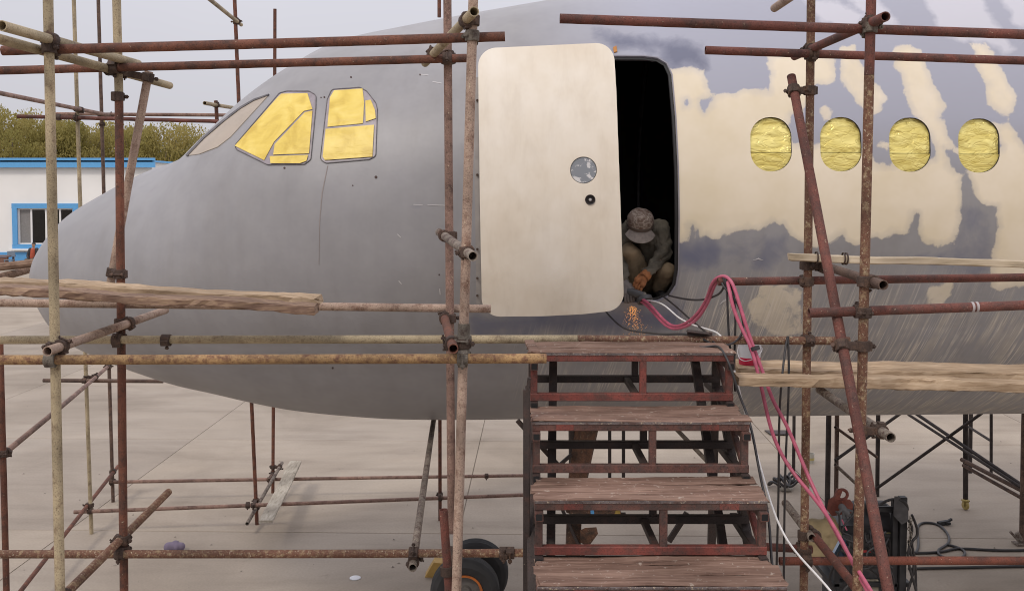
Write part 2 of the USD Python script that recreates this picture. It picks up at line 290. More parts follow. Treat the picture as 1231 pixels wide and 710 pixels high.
# wall with a real window opening (front sheet built round the hole)
wx0, wx1, wz0, wz1 = gx(20), gx(88), gz(294), gz(250)
def wallbox(x0, x1, z0, z1, y0=bd, y1=bd + 0.3): return box([(x0 + x1) / 2, (y0 + y1) / 2, (z0 + z1) / 2], x1 - x0, y1 - y0, z1 - z0, 0.002)
B.part('wall', cat_meshes([wallbox(bx0, wx0, 0, top), wallbox(wx1, bx1, 0, top), wallbox(wx0, wx1, 0, wz0), wallbox(wx0, wx1, wz1, top),
                           wallbox(bx0, bx0 + 0.3, 0, top, bd + 0.3, bd + 9), wallbox(bx1 - 0.3, bx1, 0, top, bd + 0.3, bd + 9), wallbox(bx0, bx1, 0, top, bd + 9, bd + 9.3)]), WHITEWALL, smooth=False)
B.part('roof', box([(bx0 + bx1) / 2, bd + 4.6, top + 0.05], bx1 - bx0 + 0.3, 9.8, 0.1), BLUEMET, smooth=False)
B.part('fascia', box([(bx0 + bx1) / 2, bd - 0.22, gz(196.5)], bx1 - bx0 + 0.5, 0.16, gz(191) - gz(201)), BLUEMET, smooth=False)
B.part('gutter_lip', box([(bx0 + bx1) / 2, bd - 0.33, gz(191.6)], bx1 - bx0 + 0.6, 0.1, 0.14), BLUE, smooth=False)
B.part('dado_band', box([(bx0 + bx1) / 2, bd - 0.03, gz(310)], bx1 - bx0, 0.055, gz(303) - gz(317)), BLUE, smooth=False)
fw = 0.28
wf = B.part('window', cat_meshes([box([(wx0 + wx1) / 2, bd - 0.04, wz1 + fw / 2 - 0.02], wx1 - wx0 + 2 * fw, 0.1, fw), box([(wx0 + wx1) / 2, bd - 0.04, wz0 - fw / 2 + 0.02], wx1 - wx0 + 2 * fw, 0.1, fw),
                  box([wx0 - fw / 2 + 0.02, bd - 0.042, (wz0 + wz1) / 2], fw, 0.1, wz1 - wz0), box([wx1 + fw / 2 - 0.02, bd - 0.042, (wz0 + wz1) / 2], fw, 0.1, wz1 - wz0)]), BLUE, smooth=False, label='blue framed sliding window')
PVC = flat('white_window_profile', (0.75, 0.74, 0.72), 0.5, var=0.03)
for fx in (0.0, 0.24, 0.5, 0.75, 1.0):
    xx = wx0 + (wx1 - wx0) * fx + (0.05 if fx == 0 else -0.05 if fx == 1 else 0); B.part('mullion', box([xx, bd + 0.1, (wz0 + wz1) / 2], 0.1, 0.1, wz1 - wz0), PVC, smooth=False, parent=wf)
B.part('frame', cat_meshes([box([(wx0 + wx1) / 2, bd + 0.1, z], wx1 - wx0 - 0.2, 0.09, 0.09) for z in (wz0 + 0.045, wz1 - 0.045)]), PVC, smooth=False, parent=wf)
B.part('sill', box([(wx0 + wx1) / 2, bd - 0.16, wz0 - fw + 0.0], wx1 - wx0 + 0.9, 0.16, 0.1), WHITEWALL, smooth=False, parent=wf)
glass = material('dark_window_glass', {'t': ('transparent_bsdf', {'color': (0.55, 0.57, 0.6)}), 'gl': ('glossy_bsdf', {'color': (0.8, 0.8, 0.8), 'roughness': 0.03}), 'fr': ('fresnel', {'IOR': 1.5}), 'm': ('mix_closure', {})},
                 [('fr.fac', 'm.fac'), ('t.BSDF', 'm.closure1'), ('gl.BSDF', 'm.closure2')], surface='m.closure')
screen_m = flat('grey_fly_screen', (0.22, 0.21, 0.2), 0.9)
for k, (f0, f1) in enumerate(((0, .24), (.24, .5), (.5, .75), (.75, 1))):
    x0, x1 = wx0 + (wx1 - wx0) * f0 + 0.08, wx0 + (wx1 - wx0) * f1 - 0.08
    B.part('pane', box([(x0 + x1) / 2, bd + (0.09 if k % 2 else 0.13), (wz0 + wz1) / 2], x1 - x0 + 0.06, 0.012, wz1 - wz0 - 0.1), screen_m if k == 0 else glass, smooth=False, parent=wf)
B.part('room_back', box([(wx0 + wx1) / 2, bd + 4, 2], 9, 0.1, 4), flat('room_wall', (0.25, 0.24, 0.23)), smooth=False)

leaf = material('willow_leaf', {'oi': ('geometry', {}), 'n': ('noise_texture', {'scale': 0.28, 'detail': 3.0}), 'wn': ('rgb_ramp', {'ramp': [(0.25, (0.21, 0.19, 0.05)), (0.55, (0.33, 0.275, 0.09)), (0.9, (0.44, 0.35, 0.13))]}),
        'ad': ('math', {'math_type': 'multiply_add', 'value2': 0.22}), 'd': ('principled_bsdf', {'roughness': 0.7, 'specular_ior_level': 0.2}), 't': ('translucent_bsdf', {}), 'm': ('mix_closure', {'fac': 0.5})},
        [('oi.position', 'n.vector'), ('oi.random_per_island', 'ad.value1'), ('n.fac', 'ad.value3'), ('ad.value', 'wn.fac'), ('wn.color', 'd.base_color'), ('wn.color', 't.color'), ('d.BSDF', 'm.closure1'), ('t.BSDF', 'm.closure2')], surface='m.closure')
TRUNK = flat('willow_bark', (0.16, 0.12, 0.085), 0.9, var=0.3)
def tree(x, y, h, rad, label, seed):
    g = np.random.default_rng(seed); t = Thing('willow_tree', label, 'tree', (x, y, 0), group='row of willows behind the white building')
    trunk = [sweep([[x, y, -0.1], [x + g.uniform(-.2, .2), y, h * .25], [x + g.uniform(-.4, .4), y, h * .5]], [0.22, 0.17, 0.11], 8)]
    tips = []
    for k in range(11):
        a = g.uniform(0, 6.28); z0 = h * g.uniform(.22, .5); rr = rad * g.uniform(.35, .85); e = np.array([x + rr * math.cos(a), y + rr * math.sin(a), h * g.uniform(.6, .93)])
        trunk.append(sweep([[x, y, z0], (np.array([x, y, z0]) + e) / 2 + [0, 0, -.3], e], [0.09, 0.06, 0.025], 6)); tips.append(e)
    t.part('trunk', cat_meshes(trunk), TRUNK)
    cl = np.array(tips + [np.array([x + g.normal(0, rad * .4), y + g.normal(0, rad * .4), h * g.uniform(.35, .99) - 0.0])for _ in range(30)])
    cr = g.uniform(0.7, 1.4, len(cl)) * rad * 0.3
    n = 15000; k = g.integers(0, len(cl), n); dv = g.normal(size=(n, 3)); dv /= np.linalg.norm(dv, axis=1)[:, None]
    p = cl[k] + dv * (cr[k] * g.uniform(0.25, 1, n) ** 0.5)[:, None] * [1, 1, 1.0]
    hang = g.uniform(0, 1, n) < 0.45; p[hang, 2] -= g.exponential(0.7, hang.sum()); p[:, 2] = np.maximum(p[:, 2], 1.1); p[:, 2] = np.where(p[:, 2] > h * 1.06, p[:, 2] - g.uniform(.3, 1.5, n), p[:, 2])
    ln, wd = g.uniform(.13, .32, n), g.uniform(.03, .075, n); up = np.stack([g.normal(0, .5, n), g.normal(0, .5, n), -np.ones(n)], 1); up /= np.linalg.norm(up, axis=1)[:, None]
    sd = np.cross(up, g.normal(size=(n, 3))); sd /= np.linalg.norm(sd, axis=1)[:, None]
    v = np.stack([p, p + up * ln[:, None] * .5 + sd * wd[:, None], p + up * ln[:, None], p + up * ln[:, None] * .5 - sd * wd[:, None]], 1).reshape(-1, 3)
    b = np.arange(n)[:, None] * 4; f = np.vstack([b + [0, 1, 2], b + [0, 2, 3]])
    t.part('crown', trimesh.Trimesh(v, f, process=False), leaf, smooth=False)
TR = [(-75, 74, 124), (-28, 78, 128), (16, 73, 127), (52, 80, 138), (84, 75, 146), (118, 82, 150), (150, 77, 160), (188, 74, 152), (226, 79, 155), (262, 76, 162), (305, 82, 165), (350, 78, 168)]
TL = ['willow at the far left end of the row, cut by the frame edge', 'tall olive willow above the left frame edge', 'tallest olive willow left of the nearest buff upright', 'olive willow just right of the nearest buff upright',
      'olive willow behind the thin far upright over the roof', 'lower willow between the two thin far uprights', 'lowest willow in the dip beside the rusty upright', 'brighter green willow above the right end of the blue roof',
      'olive willow right of the roof end, above the nose', 'willow whose crown meets the cockpit windscreen', 'willow hidden behind the cockpit roof', 'rightmost willow hidden behind the cockpit']
for k, (px, d, py) in enumerate(TR):
    h = at(px, py, d)[2]; tree(at(px, 225, d)[0], d, h, 2.6 + 0.5 * (k % 3), TL[k], 100 + k)

# ------------------------------------------------------------------ the aircraft
R, D0, YAW = 2.234, 9.83, math.tan(math.radians(2.4))
X0 = -4.588
TS = np.array([0, .012, .04, .09, .16, .25, .33, .40, .47, .55, .65, .78, .92, 1.1, 1.4, 1.75, 2.1]); LN = 4.6
ZT = np.array([-.808, -.642, -.475, -.235, -.045, .165, .305, .60, .90, 1.16, 1.40, 1.535, 1.66, 1.81, 2.06, 2.20, 2.234])
ZB = np.array([-.808, -1.10, -1.25, -1.50, -1.645, -1.79, -1.90, -1.975, -2.055, -2.13, -2.185, -2.225, -2.234, -2.234, -2.234, -2.234, -2.234])
_pt, _pb = PchipInterpolator(np.sqrt(TS), ZT), PchipInterpolator(np.sqrt(TS), ZB)
def section(x, shrink=0.0):
    t = np.clip((np.asarray(x, float) - X0) / LN, 0, 2.1); st = np.sqrt(t); zt, zb = _pt(st), _pb(st)
    w = R * (1 - (1 - np.clip(t, 0, 1)) ** 2.1) ** .56
    return D0 + YAW * np.asarray(x, float), w - shrink, (zt + zb) / 2 + H, (zt - zb) / 2 - shrink
def rho(p):
    yc, w, mid, h = section(p[..., 0]); return np.hypot((p[..., 1] - yc) / np.maximum(w, 1e-3), (p[..., 2] - mid) / np.maximum(h, 1e-3))
def skin_normal(p):
    e = 1e-3; g = np.stack([(rho(p + np.eye(3)[k] * e) - rho(p - np.eye(3)[k] * e)) for k in range(3)], -1)
    return g / (np.linalg.norm(g, axis=-1, keepdims=True) + 1e-12)
def surf(px, py, off=0.0):
    """the point of the skin seen at a photograph position, moved off along the normal"""
    px, py = np.broadcast_arrays(np.asarray(px, float), np.asarray(py, float)); r = ray(px, py); r = r / r[..., 1:2]; o = np.array([0, 0, H])
    ds = np.linspace(6.5, 11.5, 500); P = o + r[..., None, :] * ds[:, None]
    rh = np.where(P[..., 0] < X0 + 0.003, 9, rho(P)); k = np.argmax(rh < 1, axis=-1)
    none = ~(rh < 1).any(-1); k = np.where(none, np.argmin(rh, -1), k)
    lo, hi = ds[np.maximum(k - 1, 0)], ds[k]
    for _ in range(30):
        m = (lo + hi) / 2; ins = rho(o + r * m[..., None]) < 1; hi = np.where(ins, m, hi); lo = np.where(ins, lo, m)
    p = o + r * hi[..., None]
    return p + skin_normal(p) * off
def px_patch(poly, off, thick, step=4.0, wrinkle=0.0, seed=0):
    """a thin sheet that lies on the skin; its outline is given as it is seen in the photograph"""
    poly = poly.buffer(0).segmentize(step); x0, y0, x1, y1 = poly.bounds
    gx_, gy_ = np.meshgrid(np.arange(x0 + step / 2, x1, step), np.arange(y0 + step / 2, y1, step)); gp = np.stack([gx_.ravel(), gy_.ravel()], 1)
    gp = gp[shapely.contains_xy(poly.buffer(-step * 0.4), gp[:, 0], gp[:, 1])]
    ring = np.vstack([np.array(r.coords)[:-1] for r in [poly.exterior, *poly.interiors]]); pts = np.vstack([ring, gp])
    from scipy.spatial import Delaunay
    tri = Delaunay(pts).simplices; c = pts[tri].mean(1); tri = tri[shapely.contains_xy(poly, c[:, 0], c[:, 1])]
    P = surf(pts[:, 0], pts[:, 1]); N = skin_normal(P)
    o = off + (wrinkle * (meshkit.fbm(P * 9.0, 3, seed) - 0.5) if wrinkle else 0)
    A, Bk = P + N * (np.broadcast_to(o, len(P))[:, None]), P + N * (off - thick)
    fr = np.cross(A[tri[:, 1]] - A[tri[:, 0]], A[tri[:, 2]] - A[tri[:, 0]]); flip = (fr * N[tri[:, 0]]).sum(1) < 0; tri[flip] = tri[flip][:, ::-1]
    n = len(pts); f = [tri]; k = 0; e = {}
    for a, b, cc in tri:
        for u, w in ((a, b), (b, cc), (cc, a)): e[(u, w)] = 1
    rim = [(u, w) for u, w in e if (w, u) not in e]
    f.append(np.array([[w, u, n + u] for u, w in rim])); f.append(np.array([[w, n + u, n + w] for u, w in rim]))
    return trimesh.Trimesh(np.vstack([A, Bk]), np.vstack(f), process=False)
def rounded(pts, r): return Polygon(pts).buffer(-r, join_style='mitre').buffer(r, quad_segs=8)

# --- solid shell with the door and window openings cut through
def ring_solid(xs, n, shrink=0.0, tip=True):
    th = np.arange(n) / n * 2 * np.pi; yc, w, mid, h = section(xs, shrink)
    V = np.stack([np.repeat(xs[:, None], n, 1), yc[:, None] - w[:, None] * np.cos(th), mid[:, None] + h[:, None] * np.sin(th)], -1).reshape(-1, 3)
    m = len(xs); i, j = np.meshgrid(np.arange(m - 1), np.arange(n), indexing='ij'); j2 = (j + 1) % n
    q = np.stack([i * n + j, i * n + j2, (i + 1) * n + j2, (i + 1) * n + j], -1).reshape(-1, 4)
    a = np.array([[X0 if tip else xs[0], section(xs[0])[0], section(xs[0] if not tip else X0 + 1e-6)[2]], [xs[-1], yc[-1], mid[-1]]])
    k = np.arange(n); k2 = (k + 1) % n; e = (m - 1) * n
    f = np.vstack([q[:, [0, 1, 2]], q[:, [0, 2, 3]], np.stack([np.full(n, m * n), k2, k], 1), np.stack([np.full(n, m * n + 1), e + k, e + k2], 1)])
    t = trimesh.Trimesh(np.vstack([V, a]), f, process=False)
    if t.volume < 0: t.invert()
    return manifold3d.Manifold(manifold3d.Mesh(np.asarray(t.vertices, np.float32), np.asarray(t.faces, np.uint32)))
def prism(poly_xz, y0, y1):
    """polygon in x,z extruded along y (a trimesh)"""
    m = trimesh.creation.extrude_polygon(poly_xz, y1 - y0, engine='earcut'); v = m.vertices
    m = trimesh.Trimesh(np.stack([v[:, 0], y0 + v[:, 2], v[:, 1]], 1), m.faces, process=True)
    if m.volume < 0: m.invert()
    return m
def to_man(m): return manifold3d.Manifold(manifold3d.Mesh(np.asarray(m.vertices, np.float32), np.asarray(m.faces, np.uint32)))
def skin_outline(px_poly):
    c = np.array(px_poly.segmentize(4.0).exterior.coords)[:-1]; p = surf(c[:, 0], c[:, 1]); return Polygon(p[:, [0, 2]]).buffer(0)
u = np.linspace(0, 1, 150)
xs = np.r_[X0 + 0.004 + u[:-1] ** 2 * (-0.4 - X0), np.linspace(-0.4, 4.9, 250), np.linspace(5.2, 12, 22)]
outer = ring_solid(xs, 420)
xi = np.r_[np.linspace(X0 + 1.2, 11.9, 70)]
inner = ring_solid(xi, 96, 0.11, tip=False)
shell = outer - inner
door_px = Polygon([(690, 68), (774, 68.5), (790, 70.5), (801, 77), (807, 90), (811.5, 140), (814.5, 200), (815.5, 260), (815, 325), (812, 343), (804, 355), (790, 361), (770, 362.5), (692, 362)])
door_hole = skin_outline(door_px)
shell = shell - to_man(prism(door_hole, 5.5, 9.6))
win_px = []
for k, (cx_, cy_) in enumerate([(926.5, 173.5), (1010.5, 173.5), (1093.5, 174), (1176.5, 175)]):
    w2, h2 = 25.2, 32.6
    win_px.append(rounded([(cx_ - w2, cy_ - h2), (cx_ + w2 - 1, cy_ - h2), (cx_ + w2 + 1, cy_ + h2), (cx_ - w2 + 1.5, cy_ + h2)], 23.5))
wins = [skin_outline(p) for p in win_px]
pitch = wins[3].centroid.x - wins[2].centroid.x
from shapely import affinity
wins += [affinity.translate(wins[3], pitch * (k + 1), 0.0) for k in range(6)]
for w in wins: shell = shell - to_man(prism(w, 5.5, 9.6))
sm = shell.to_mesh(); SV, SF = np.asarray(sm.vert_properties[:, :3], float), np.asarray(sm.tri_verts, int)
cen = SV[SF].mean(1); rh = rho(cen); is_skin = (rh > 0.9975) | (cen[:, 0] < X0 + 0.6)
def submesh(mask):
    f = SF[mask]; uq, inv = np.unique(f, return_inverse=True); return SV[uq], inv.reshape(-1, 3)

# --- paint: where the filler, the bare slate primer and the runs are (outlines drawn on the skin)
CREAM_POLYS = [
 [(800,79),(826,84),(848,84),(851,100),(853,113),(872,112),(888,109),(905,106),(925,107),(924,85),(921,70),(930,63),(965,62),(1001,70),(1006,92),(998,102),(982,100),(975,110),(970,128),(962,137),(950,138),(948,150),(955,172),(985,171),(1040,178),(1066,192),(1120,190),(1150,178),(1205,182),(1270,172),(1270,345),(1231,345),(1213,349),(1192,345),(1189,329),(1192,308),(1196,291),(1199,249),(1179,247),(1172,241),(1166,215),(1160,205),(1155,247),(1152,285),(1145,296),(1128,298),(1111,291),(1105,281),(1103,259),(1096,259),(1094,278),(1088,283),(1074,281),(1061,290),(1047,288),(1030,295),(1017,291),(1010,281),(1003,288),(986,296),(965,291),(955,288),(948,281),(942,269),(927,271),(918,276),(901,278),(879,278),(867,283),(851,286),(834,290),(817,293),(790,300),(790,90)],
 [(1073,56),(1094,55),(1108,63),(1116,84),(1125,109),(1134,124),(1130,138),(1142,157),(1149,180),(1152,200),(1120,200),(1122,175),(1110,152),(1099,134),(1090,117),(1088,104),(1078,84)],
 [(1008,58),(1028,56),(1036,70),(1045,90),(1053,100),(1062,108),(1068,120),(1060,133),(1050,137),(1038,133),(1030,125),(1022,110),(1014,98),(1009,85)],
 [(1164,54),(1182,54),(1195,61),(1204,81),(1215,101),(1223,122),(1221,137),(1210,141),(1197,134),(1187,124),(1185,109),(1178,89),(1175,76)],
 [(1192,146),(1213,146),(1225,165),(1233,180),(1245,200),(1205,205),(1203,180),(1195,160)],
 [(1118,340),(1145,338),(1146,352),(1135,368),(1122,382),(1114,370),(1116,350)],
 [(915,345),(960,342),(966,400),(930,402),(905,385),(900,365)],
 [(984,133),(991,128),(998,134),(996,142),(988,143)], [(1054,172),(1062,167),(1070,172),(1068,184),(1058,185)]]
HOLES = [[(843,121),(858,119),(857,127),(849,134),(844,131)], [(822,118),(826,117),(827,127),(823,127)], [(828,272),(833,270),(835,292),(828,292)], [(836,272),(839,275),(840,290),(836,290)], [(1045,183),(1060,181),(1074,190),(1070,199),(1052,196)],[(1133,180),(1152,186),(1160,205),(1150,208),(1140,196)]]
HOLE_U = unary_union([Polygon(p) for p in HOLES])
cream = Polygon(CREAM_POLYS[0]).buffer(0).difference(HOLE_U)
thin = [(Polygon(p).buffer(0).difference(HOLE_U), lim) for p, lim in zip(CREAM_POLYS[1:], (9, 7, 9, 12, 2.0, 1.5, 6, 5))]
white = unary_union([Polygon(p) for p in [[(1112,-30),(1160,-30),(1190,15),(1205,42),(1218,60),(1208,66),(1190,55),(1150,48),(1135,40),(1122,20),(1112,8)], [(965,-5),(1008,3),(1040,22),(1030,38),(990,28),(972,12)], [(1000,-20),(1040,-20),(1080,30),(1060,40),(1030,10)], [(1190,-30),(1260,-30),(1260,40),(1220,30)]]])
def sd(poly, x, y):
    p = shapely.points(x, y); d = shapely.distance(shapely.boundary(poly), p); return np.where(shapely.contains_xy(poly, x, y), d, -d)
def soft(poly, x, y, fall): return np.clip(0.5 + sd(Polygon(poly), x, y) / fall, 0, 1)
def paint_fields(P):
    Q = P.copy(); yc = section(Q[:, 0])[0]; Q[:, 1] = np.minimum(Q[:, 1], 2 * yc - Q[:, 1])     # both sides are painted alike
    x, y = project(Q); hidden = Q[:, 1] > yc - 0.3
    wob = 6.0 * (meshkit.fbm(P * 5.0, 4, 3) - 0.5) * 2 + 7.0 * (meshkit.fbm(P * 15.0, 2, 13) - 0.5); wx_, wy_ = x + wob, y + 6.0 * (meshkit.fbm(P * 5.0, 4, 9) - 0.5) * 2 + 9.0 * (meshkit.fbm(P * [16.0, 16.0, 9.0], 2, 19) - 0.5)
    big = (x > 760) & (x < 1400)
    c = np.full(len(x), -40.0); c[big] = np.maximum.reduce([sd(cream, wx_[big], wy_[big])] + [np.minimum(sd(p_, wx_[big], wy_[big]), l_) for p_, l_ in thin])
    far_ = x >= 1270; c[far_] = np.clip(260 - np.abs(y[far_] - 260) * 2, -40, 30) * 0.3
    wht = np.full(len(x), -40.0); wht[big] = sd(white, wx_[big], wy_[big])
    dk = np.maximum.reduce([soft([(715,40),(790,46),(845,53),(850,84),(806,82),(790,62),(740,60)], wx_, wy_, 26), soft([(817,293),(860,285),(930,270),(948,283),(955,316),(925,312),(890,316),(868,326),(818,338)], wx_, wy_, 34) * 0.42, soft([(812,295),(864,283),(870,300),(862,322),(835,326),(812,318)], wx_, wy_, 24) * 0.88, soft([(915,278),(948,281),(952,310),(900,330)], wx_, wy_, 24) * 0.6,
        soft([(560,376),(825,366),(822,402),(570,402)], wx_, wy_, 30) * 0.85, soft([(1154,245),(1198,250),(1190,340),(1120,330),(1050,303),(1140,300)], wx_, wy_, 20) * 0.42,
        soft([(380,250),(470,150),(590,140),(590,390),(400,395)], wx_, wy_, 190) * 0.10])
    st = np.clip((y - 318) / 60, 0, 1) * np.clip((x - 800) / 40, 0, 1) + np.clip((y - 385) / 30, 0, 1) * np.clip((x - 600) / 60, 0, 1) * 0.45
    st = np.clip(st, 0, 1)
    cl = lambda a: np.where(hidden, np.minimum(a, -8), a)
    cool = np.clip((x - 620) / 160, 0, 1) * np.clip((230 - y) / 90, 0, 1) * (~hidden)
    return {'cool': cool, 'cream': np.clip(cl(c), -40, 40) / 40, 'white': np.clip(cl(wht), -40, 40) / 40, 'slate': np.where(hidden, 0, dk), 'runs': st}
SKIN = material('aircraft_primer_skin', {
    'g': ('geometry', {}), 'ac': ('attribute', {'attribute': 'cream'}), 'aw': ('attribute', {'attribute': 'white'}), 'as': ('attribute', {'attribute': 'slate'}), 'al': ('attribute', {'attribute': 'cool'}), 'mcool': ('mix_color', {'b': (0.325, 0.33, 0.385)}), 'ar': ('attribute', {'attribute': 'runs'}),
    # base primer
    'n1': ('noise_texture', {'scale': 1.1, 'detail': 5.0, 'roughness': 0.6}), 'r1': ('rgb_ramp', {'ramp': [(0.3, (0.238, 0.230, 0.230)), (0.7, (0.288, 0.280, 0.284))]}),
    'n5': ('noise_texture', {'scale': 5.0, 'detail': 6.0, 'roughness': 0.7}), 'r5': ('rgb_ramp', {'ramp': [(0.3, (0.93, 0.93, 0.94)), (0.7, (1.05, 1.05, 1.04))]}), 'mb': ('mix_color', {'blend_type': 'multiply', 'fac': 1.0}),
    # slate
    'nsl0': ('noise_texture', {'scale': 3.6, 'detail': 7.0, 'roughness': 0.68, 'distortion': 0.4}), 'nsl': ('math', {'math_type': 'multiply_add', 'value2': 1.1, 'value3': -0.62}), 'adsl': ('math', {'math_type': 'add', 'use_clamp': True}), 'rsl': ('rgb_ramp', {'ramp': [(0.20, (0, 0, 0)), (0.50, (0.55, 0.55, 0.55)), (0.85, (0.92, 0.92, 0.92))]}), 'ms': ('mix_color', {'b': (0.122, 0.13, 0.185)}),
    # pale patches
    'nn': ('noise_texture', {'scale': 9.0, 'detail': 9.0, 'roughness': 0.7, 'distortion': 0.4}), 'nc': ('math', {'math_type': 'multiply_add', 'value2': 0.27, 'value3': -0.135}),
    'adw': ('math', {'math_type': 'add'}), 'rw': ('map_range', {'from_min': -0.08, 'from_max': 0.1, 'clamp': True}), 'mw': ('mix_color', {'b': (0.56, 0.55, 0.585)}), 'fw': ('math', {'math_type': 'multiply', 'value2': 0.72}),
    # cream filler
    'adc': ('math', {'math_type': 'add'}), 'rc': ('map_range', {'from_min': -0.02, 'from_max': 0.03, 'clamp': True}), 'rth': ('map_range', {'from_min': 0.0, 'from_max': 0.22, 'to_min': 0.64, 'to_max': 0.97, 'clamp': True}), 'mth': ('math', {'math_type': 'multiply'}),
    'ncv': ('noise_texture', {'scale': 2.3, 'detail': 5.0, 'roughness': 0.6}), 'rcv': ('rgb_ramp', {'ramp': [(0.3, (0.66, 0.565, 0.40)), (0.7, (0.745, 0.655, 0.515))]}), 'mc': ('mix_color', {}),
    # runs: pale dried drips that slant a little
    'mp': ('mapping', {'rotation': (0, math.radians(-12), 0)}), 'mp2': ('mapping', {'scale': (17, 2, 0.9)}), 'nr': ('noise_texture', {'scale': 1.0, 'detail': 5.0, 'roughness': 0.66, 'distortion': 0.25}), 'rr': ('rgb_ramp', {'ramp': [(0.44, (0, 0, 0)), (0.60, (1, 1, 1))]}),
    'mpb': ('mapping', {'scale': (85, 3, 1.9)}), 'nrb': ('noise_texture', {'scale': 1.0, 'detail': 3.0, 'roughness': 0.6}), 'rrb': ('rgb_ramp', {'ramp': [(0.54, (0, 0, 0)), (0.62, (1, 1, 1))]}),
    'mr': ('math', {'math_type': 'multiply', 'use_clamp': True}), 'mr2': ('math', {'math_type': 'multiply', 'value2': 0.55}), 'mrun': ('mix_color', {'b': (0.44, 0.39, 0.32)}),
    'mrb': ('math', {'math_type': 'multiply', 'use_clamp': True}), 'mrb2': ('math', {'math_type': 'multiply', 'value2': 0.75}), 'mrun2': ('mix_color', {'b': (0.60, 0.54, 0.46)}),
    'nmk': ('noise_texture', {'scale': 2.1, 'detail': 4.0, 'roughness': 0.6}), 'rmk': ('map_range', {'from_min': 0.36, 'from_max': 0.66, 'to_min': 0.12, 'to_max': 1.45, 'clamp': True}), 'mmk': ('math', {'math_type': 'multiply'}),
    'mpv': ('mapping', {'scale': (7, 4, 0.55)}), 'nv': ('noise_texture', {'scale': 1.0, 'detail': 5.0, 'roughness': 0.62}), 'rv': ('rgb_ramp', {'ramp': [(0.28, (0.945, 0.935, 0.925)), (0.5, (1, 1, 1)), (0.72, (1.03, 1.03, 1.03))]}), 'mv': ('mix_color', {'blend_type': 'multiply', 'fac': 1.0, 'use_clamp': False}),
    'bh': ('math', {'math_type': 'multiply_add', 'value2': 0.8}), 'b': ('bump', {'strength': 0.22, 'distance': 0.006}),
    'rg': ('map_range', {'from_min': 0.0, 'from_max': 1.0, 'to_min': 0.42, 'to_max': 0.62, 'clamp': True}),
    'p': ('principled_bsdf', {'specular_ior_level': 0.4})},
    [('g.position', 'n1.vector'), ('g.position', 'n5.vector'), ('n1.fac', 'r1.fac'), ('n5.fac', 'r5.fac'), ('r1.color', 'mb.a'), ('r5.color', 'mb.b'), ('g.position', 'nmk.vector'), ('nmk.fac', 'rmk.value'), ('ar.fac', 'mmk.value1'), ('rmk.result', 'mmk.value2'), ('g.position', 'mpv.vector'), ('mpv.vector', 'nv.vector'), ('nv.fac', 'rv.fac'), ('mb.result', 'mv.a'), ('rv.color', 'mv.b'),
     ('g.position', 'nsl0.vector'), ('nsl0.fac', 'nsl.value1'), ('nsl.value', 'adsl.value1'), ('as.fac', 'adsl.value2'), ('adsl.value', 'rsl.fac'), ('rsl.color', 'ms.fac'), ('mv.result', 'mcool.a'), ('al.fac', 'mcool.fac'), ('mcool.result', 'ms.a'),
     ('g.position', 'nn.vector'), ('nn.fac', 'nc.value1'), ('nc.value', 'adw.value1'), ('aw.fac', 'adw.value2'), ('adw.value', 'rw.value'), ('rw.result', 'fw.value1'), ('fw.value', 'mw.fac'), ('ms.result', 'mw.a'),
     ('nc.value', 'adc.value1'), ('ac.fac', 'adc.value2'), ('adc.value', 'rc.value'), ('adc.value', 'rth.value'), ('rc.result', 'mth.value1'), ('rth.result', 'mth.value2'), ('mth.value', 'mc.fac'), ('mw.result', 'mc.a'), ('g.position', 'ncv.vector'), ('ncv.fac', 'rcv.fac'), ('rcv.color', 'mc.b'),
     ('g.position', 'mp.vector'), ('mp.vector', 'mp2.vector'), ('mp2.vector', 'nr.vector'), ('nr.fac', 'rr.fac'), ('rr.color', 'mr.value1'), ('mmk.value', 'mr.value2'), ('mr.value', 'mr2.value1'), ('mr2.value', 'mrun.fac'), ('mc.result', 'mrun.a'),
     ('mp.vector', 'mpb.vector'), ('mpb.vector', 'nrb.vector'), ('nrb.fac', 'rrb.fac'), ('rrb.color', 'mrb.value1'), ('mmk.value', 'mrb.value2'), ('mrb.value', 'mrb2.value1'), ('mrb2.value', 'mrun2.fac'), ('mrun.result', 'mrun2.a'),
     ('mrun2.result', 'p.base_color'), ('mth.value', 'rg.value'), ('rg.result', 'p.roughness'), ('mth.value', 'bh.value1'), ('n5.fac', 'bh.value3'), ('bh.value', 'b.height'), ('b.normal', 'p.normal')], surface='p.BSDF')
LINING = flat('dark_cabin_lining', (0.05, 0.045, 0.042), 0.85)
air = Thing('aircraft', 'grey primed airliner fuselage with cream filler patches, its cabin door open', 'airplane')
v, f = submesh(is_skin); N = skin_normal(v)
sk = usdkit.mesh(stage, numbered('skin', air.path), (v, f), SKIN, smooth=False)
sk.CreateNormalsAttr(Vt.Vec3fArray.FromNumpy(N.astype(np.float32))); sk.SetNormalsInterpolation('vertex')
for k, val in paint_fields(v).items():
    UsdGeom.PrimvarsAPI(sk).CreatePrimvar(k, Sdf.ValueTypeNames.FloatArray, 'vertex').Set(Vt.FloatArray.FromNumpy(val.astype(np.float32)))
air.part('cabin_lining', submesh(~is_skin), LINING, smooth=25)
sill = surf(760, 364)[2]
xf = np.linspace(X0 + 1.4, 11.5, 12); yc, w, mid, h = section(xf, 0.13); hw = w * np.sqrt(np.clip(1 - ((sill - 0.02 - mid) / h) ** 2, 0, 1))
fv = np.vstack([np.stack([xf, yc - hw, np.full(12, sill - 0.01)], 1), np.stack([xf, yc + hw, np.full(12, sill - 0.01)], 1)]); fv = np.vstack([fv, fv - [0, 0, 0.06]])
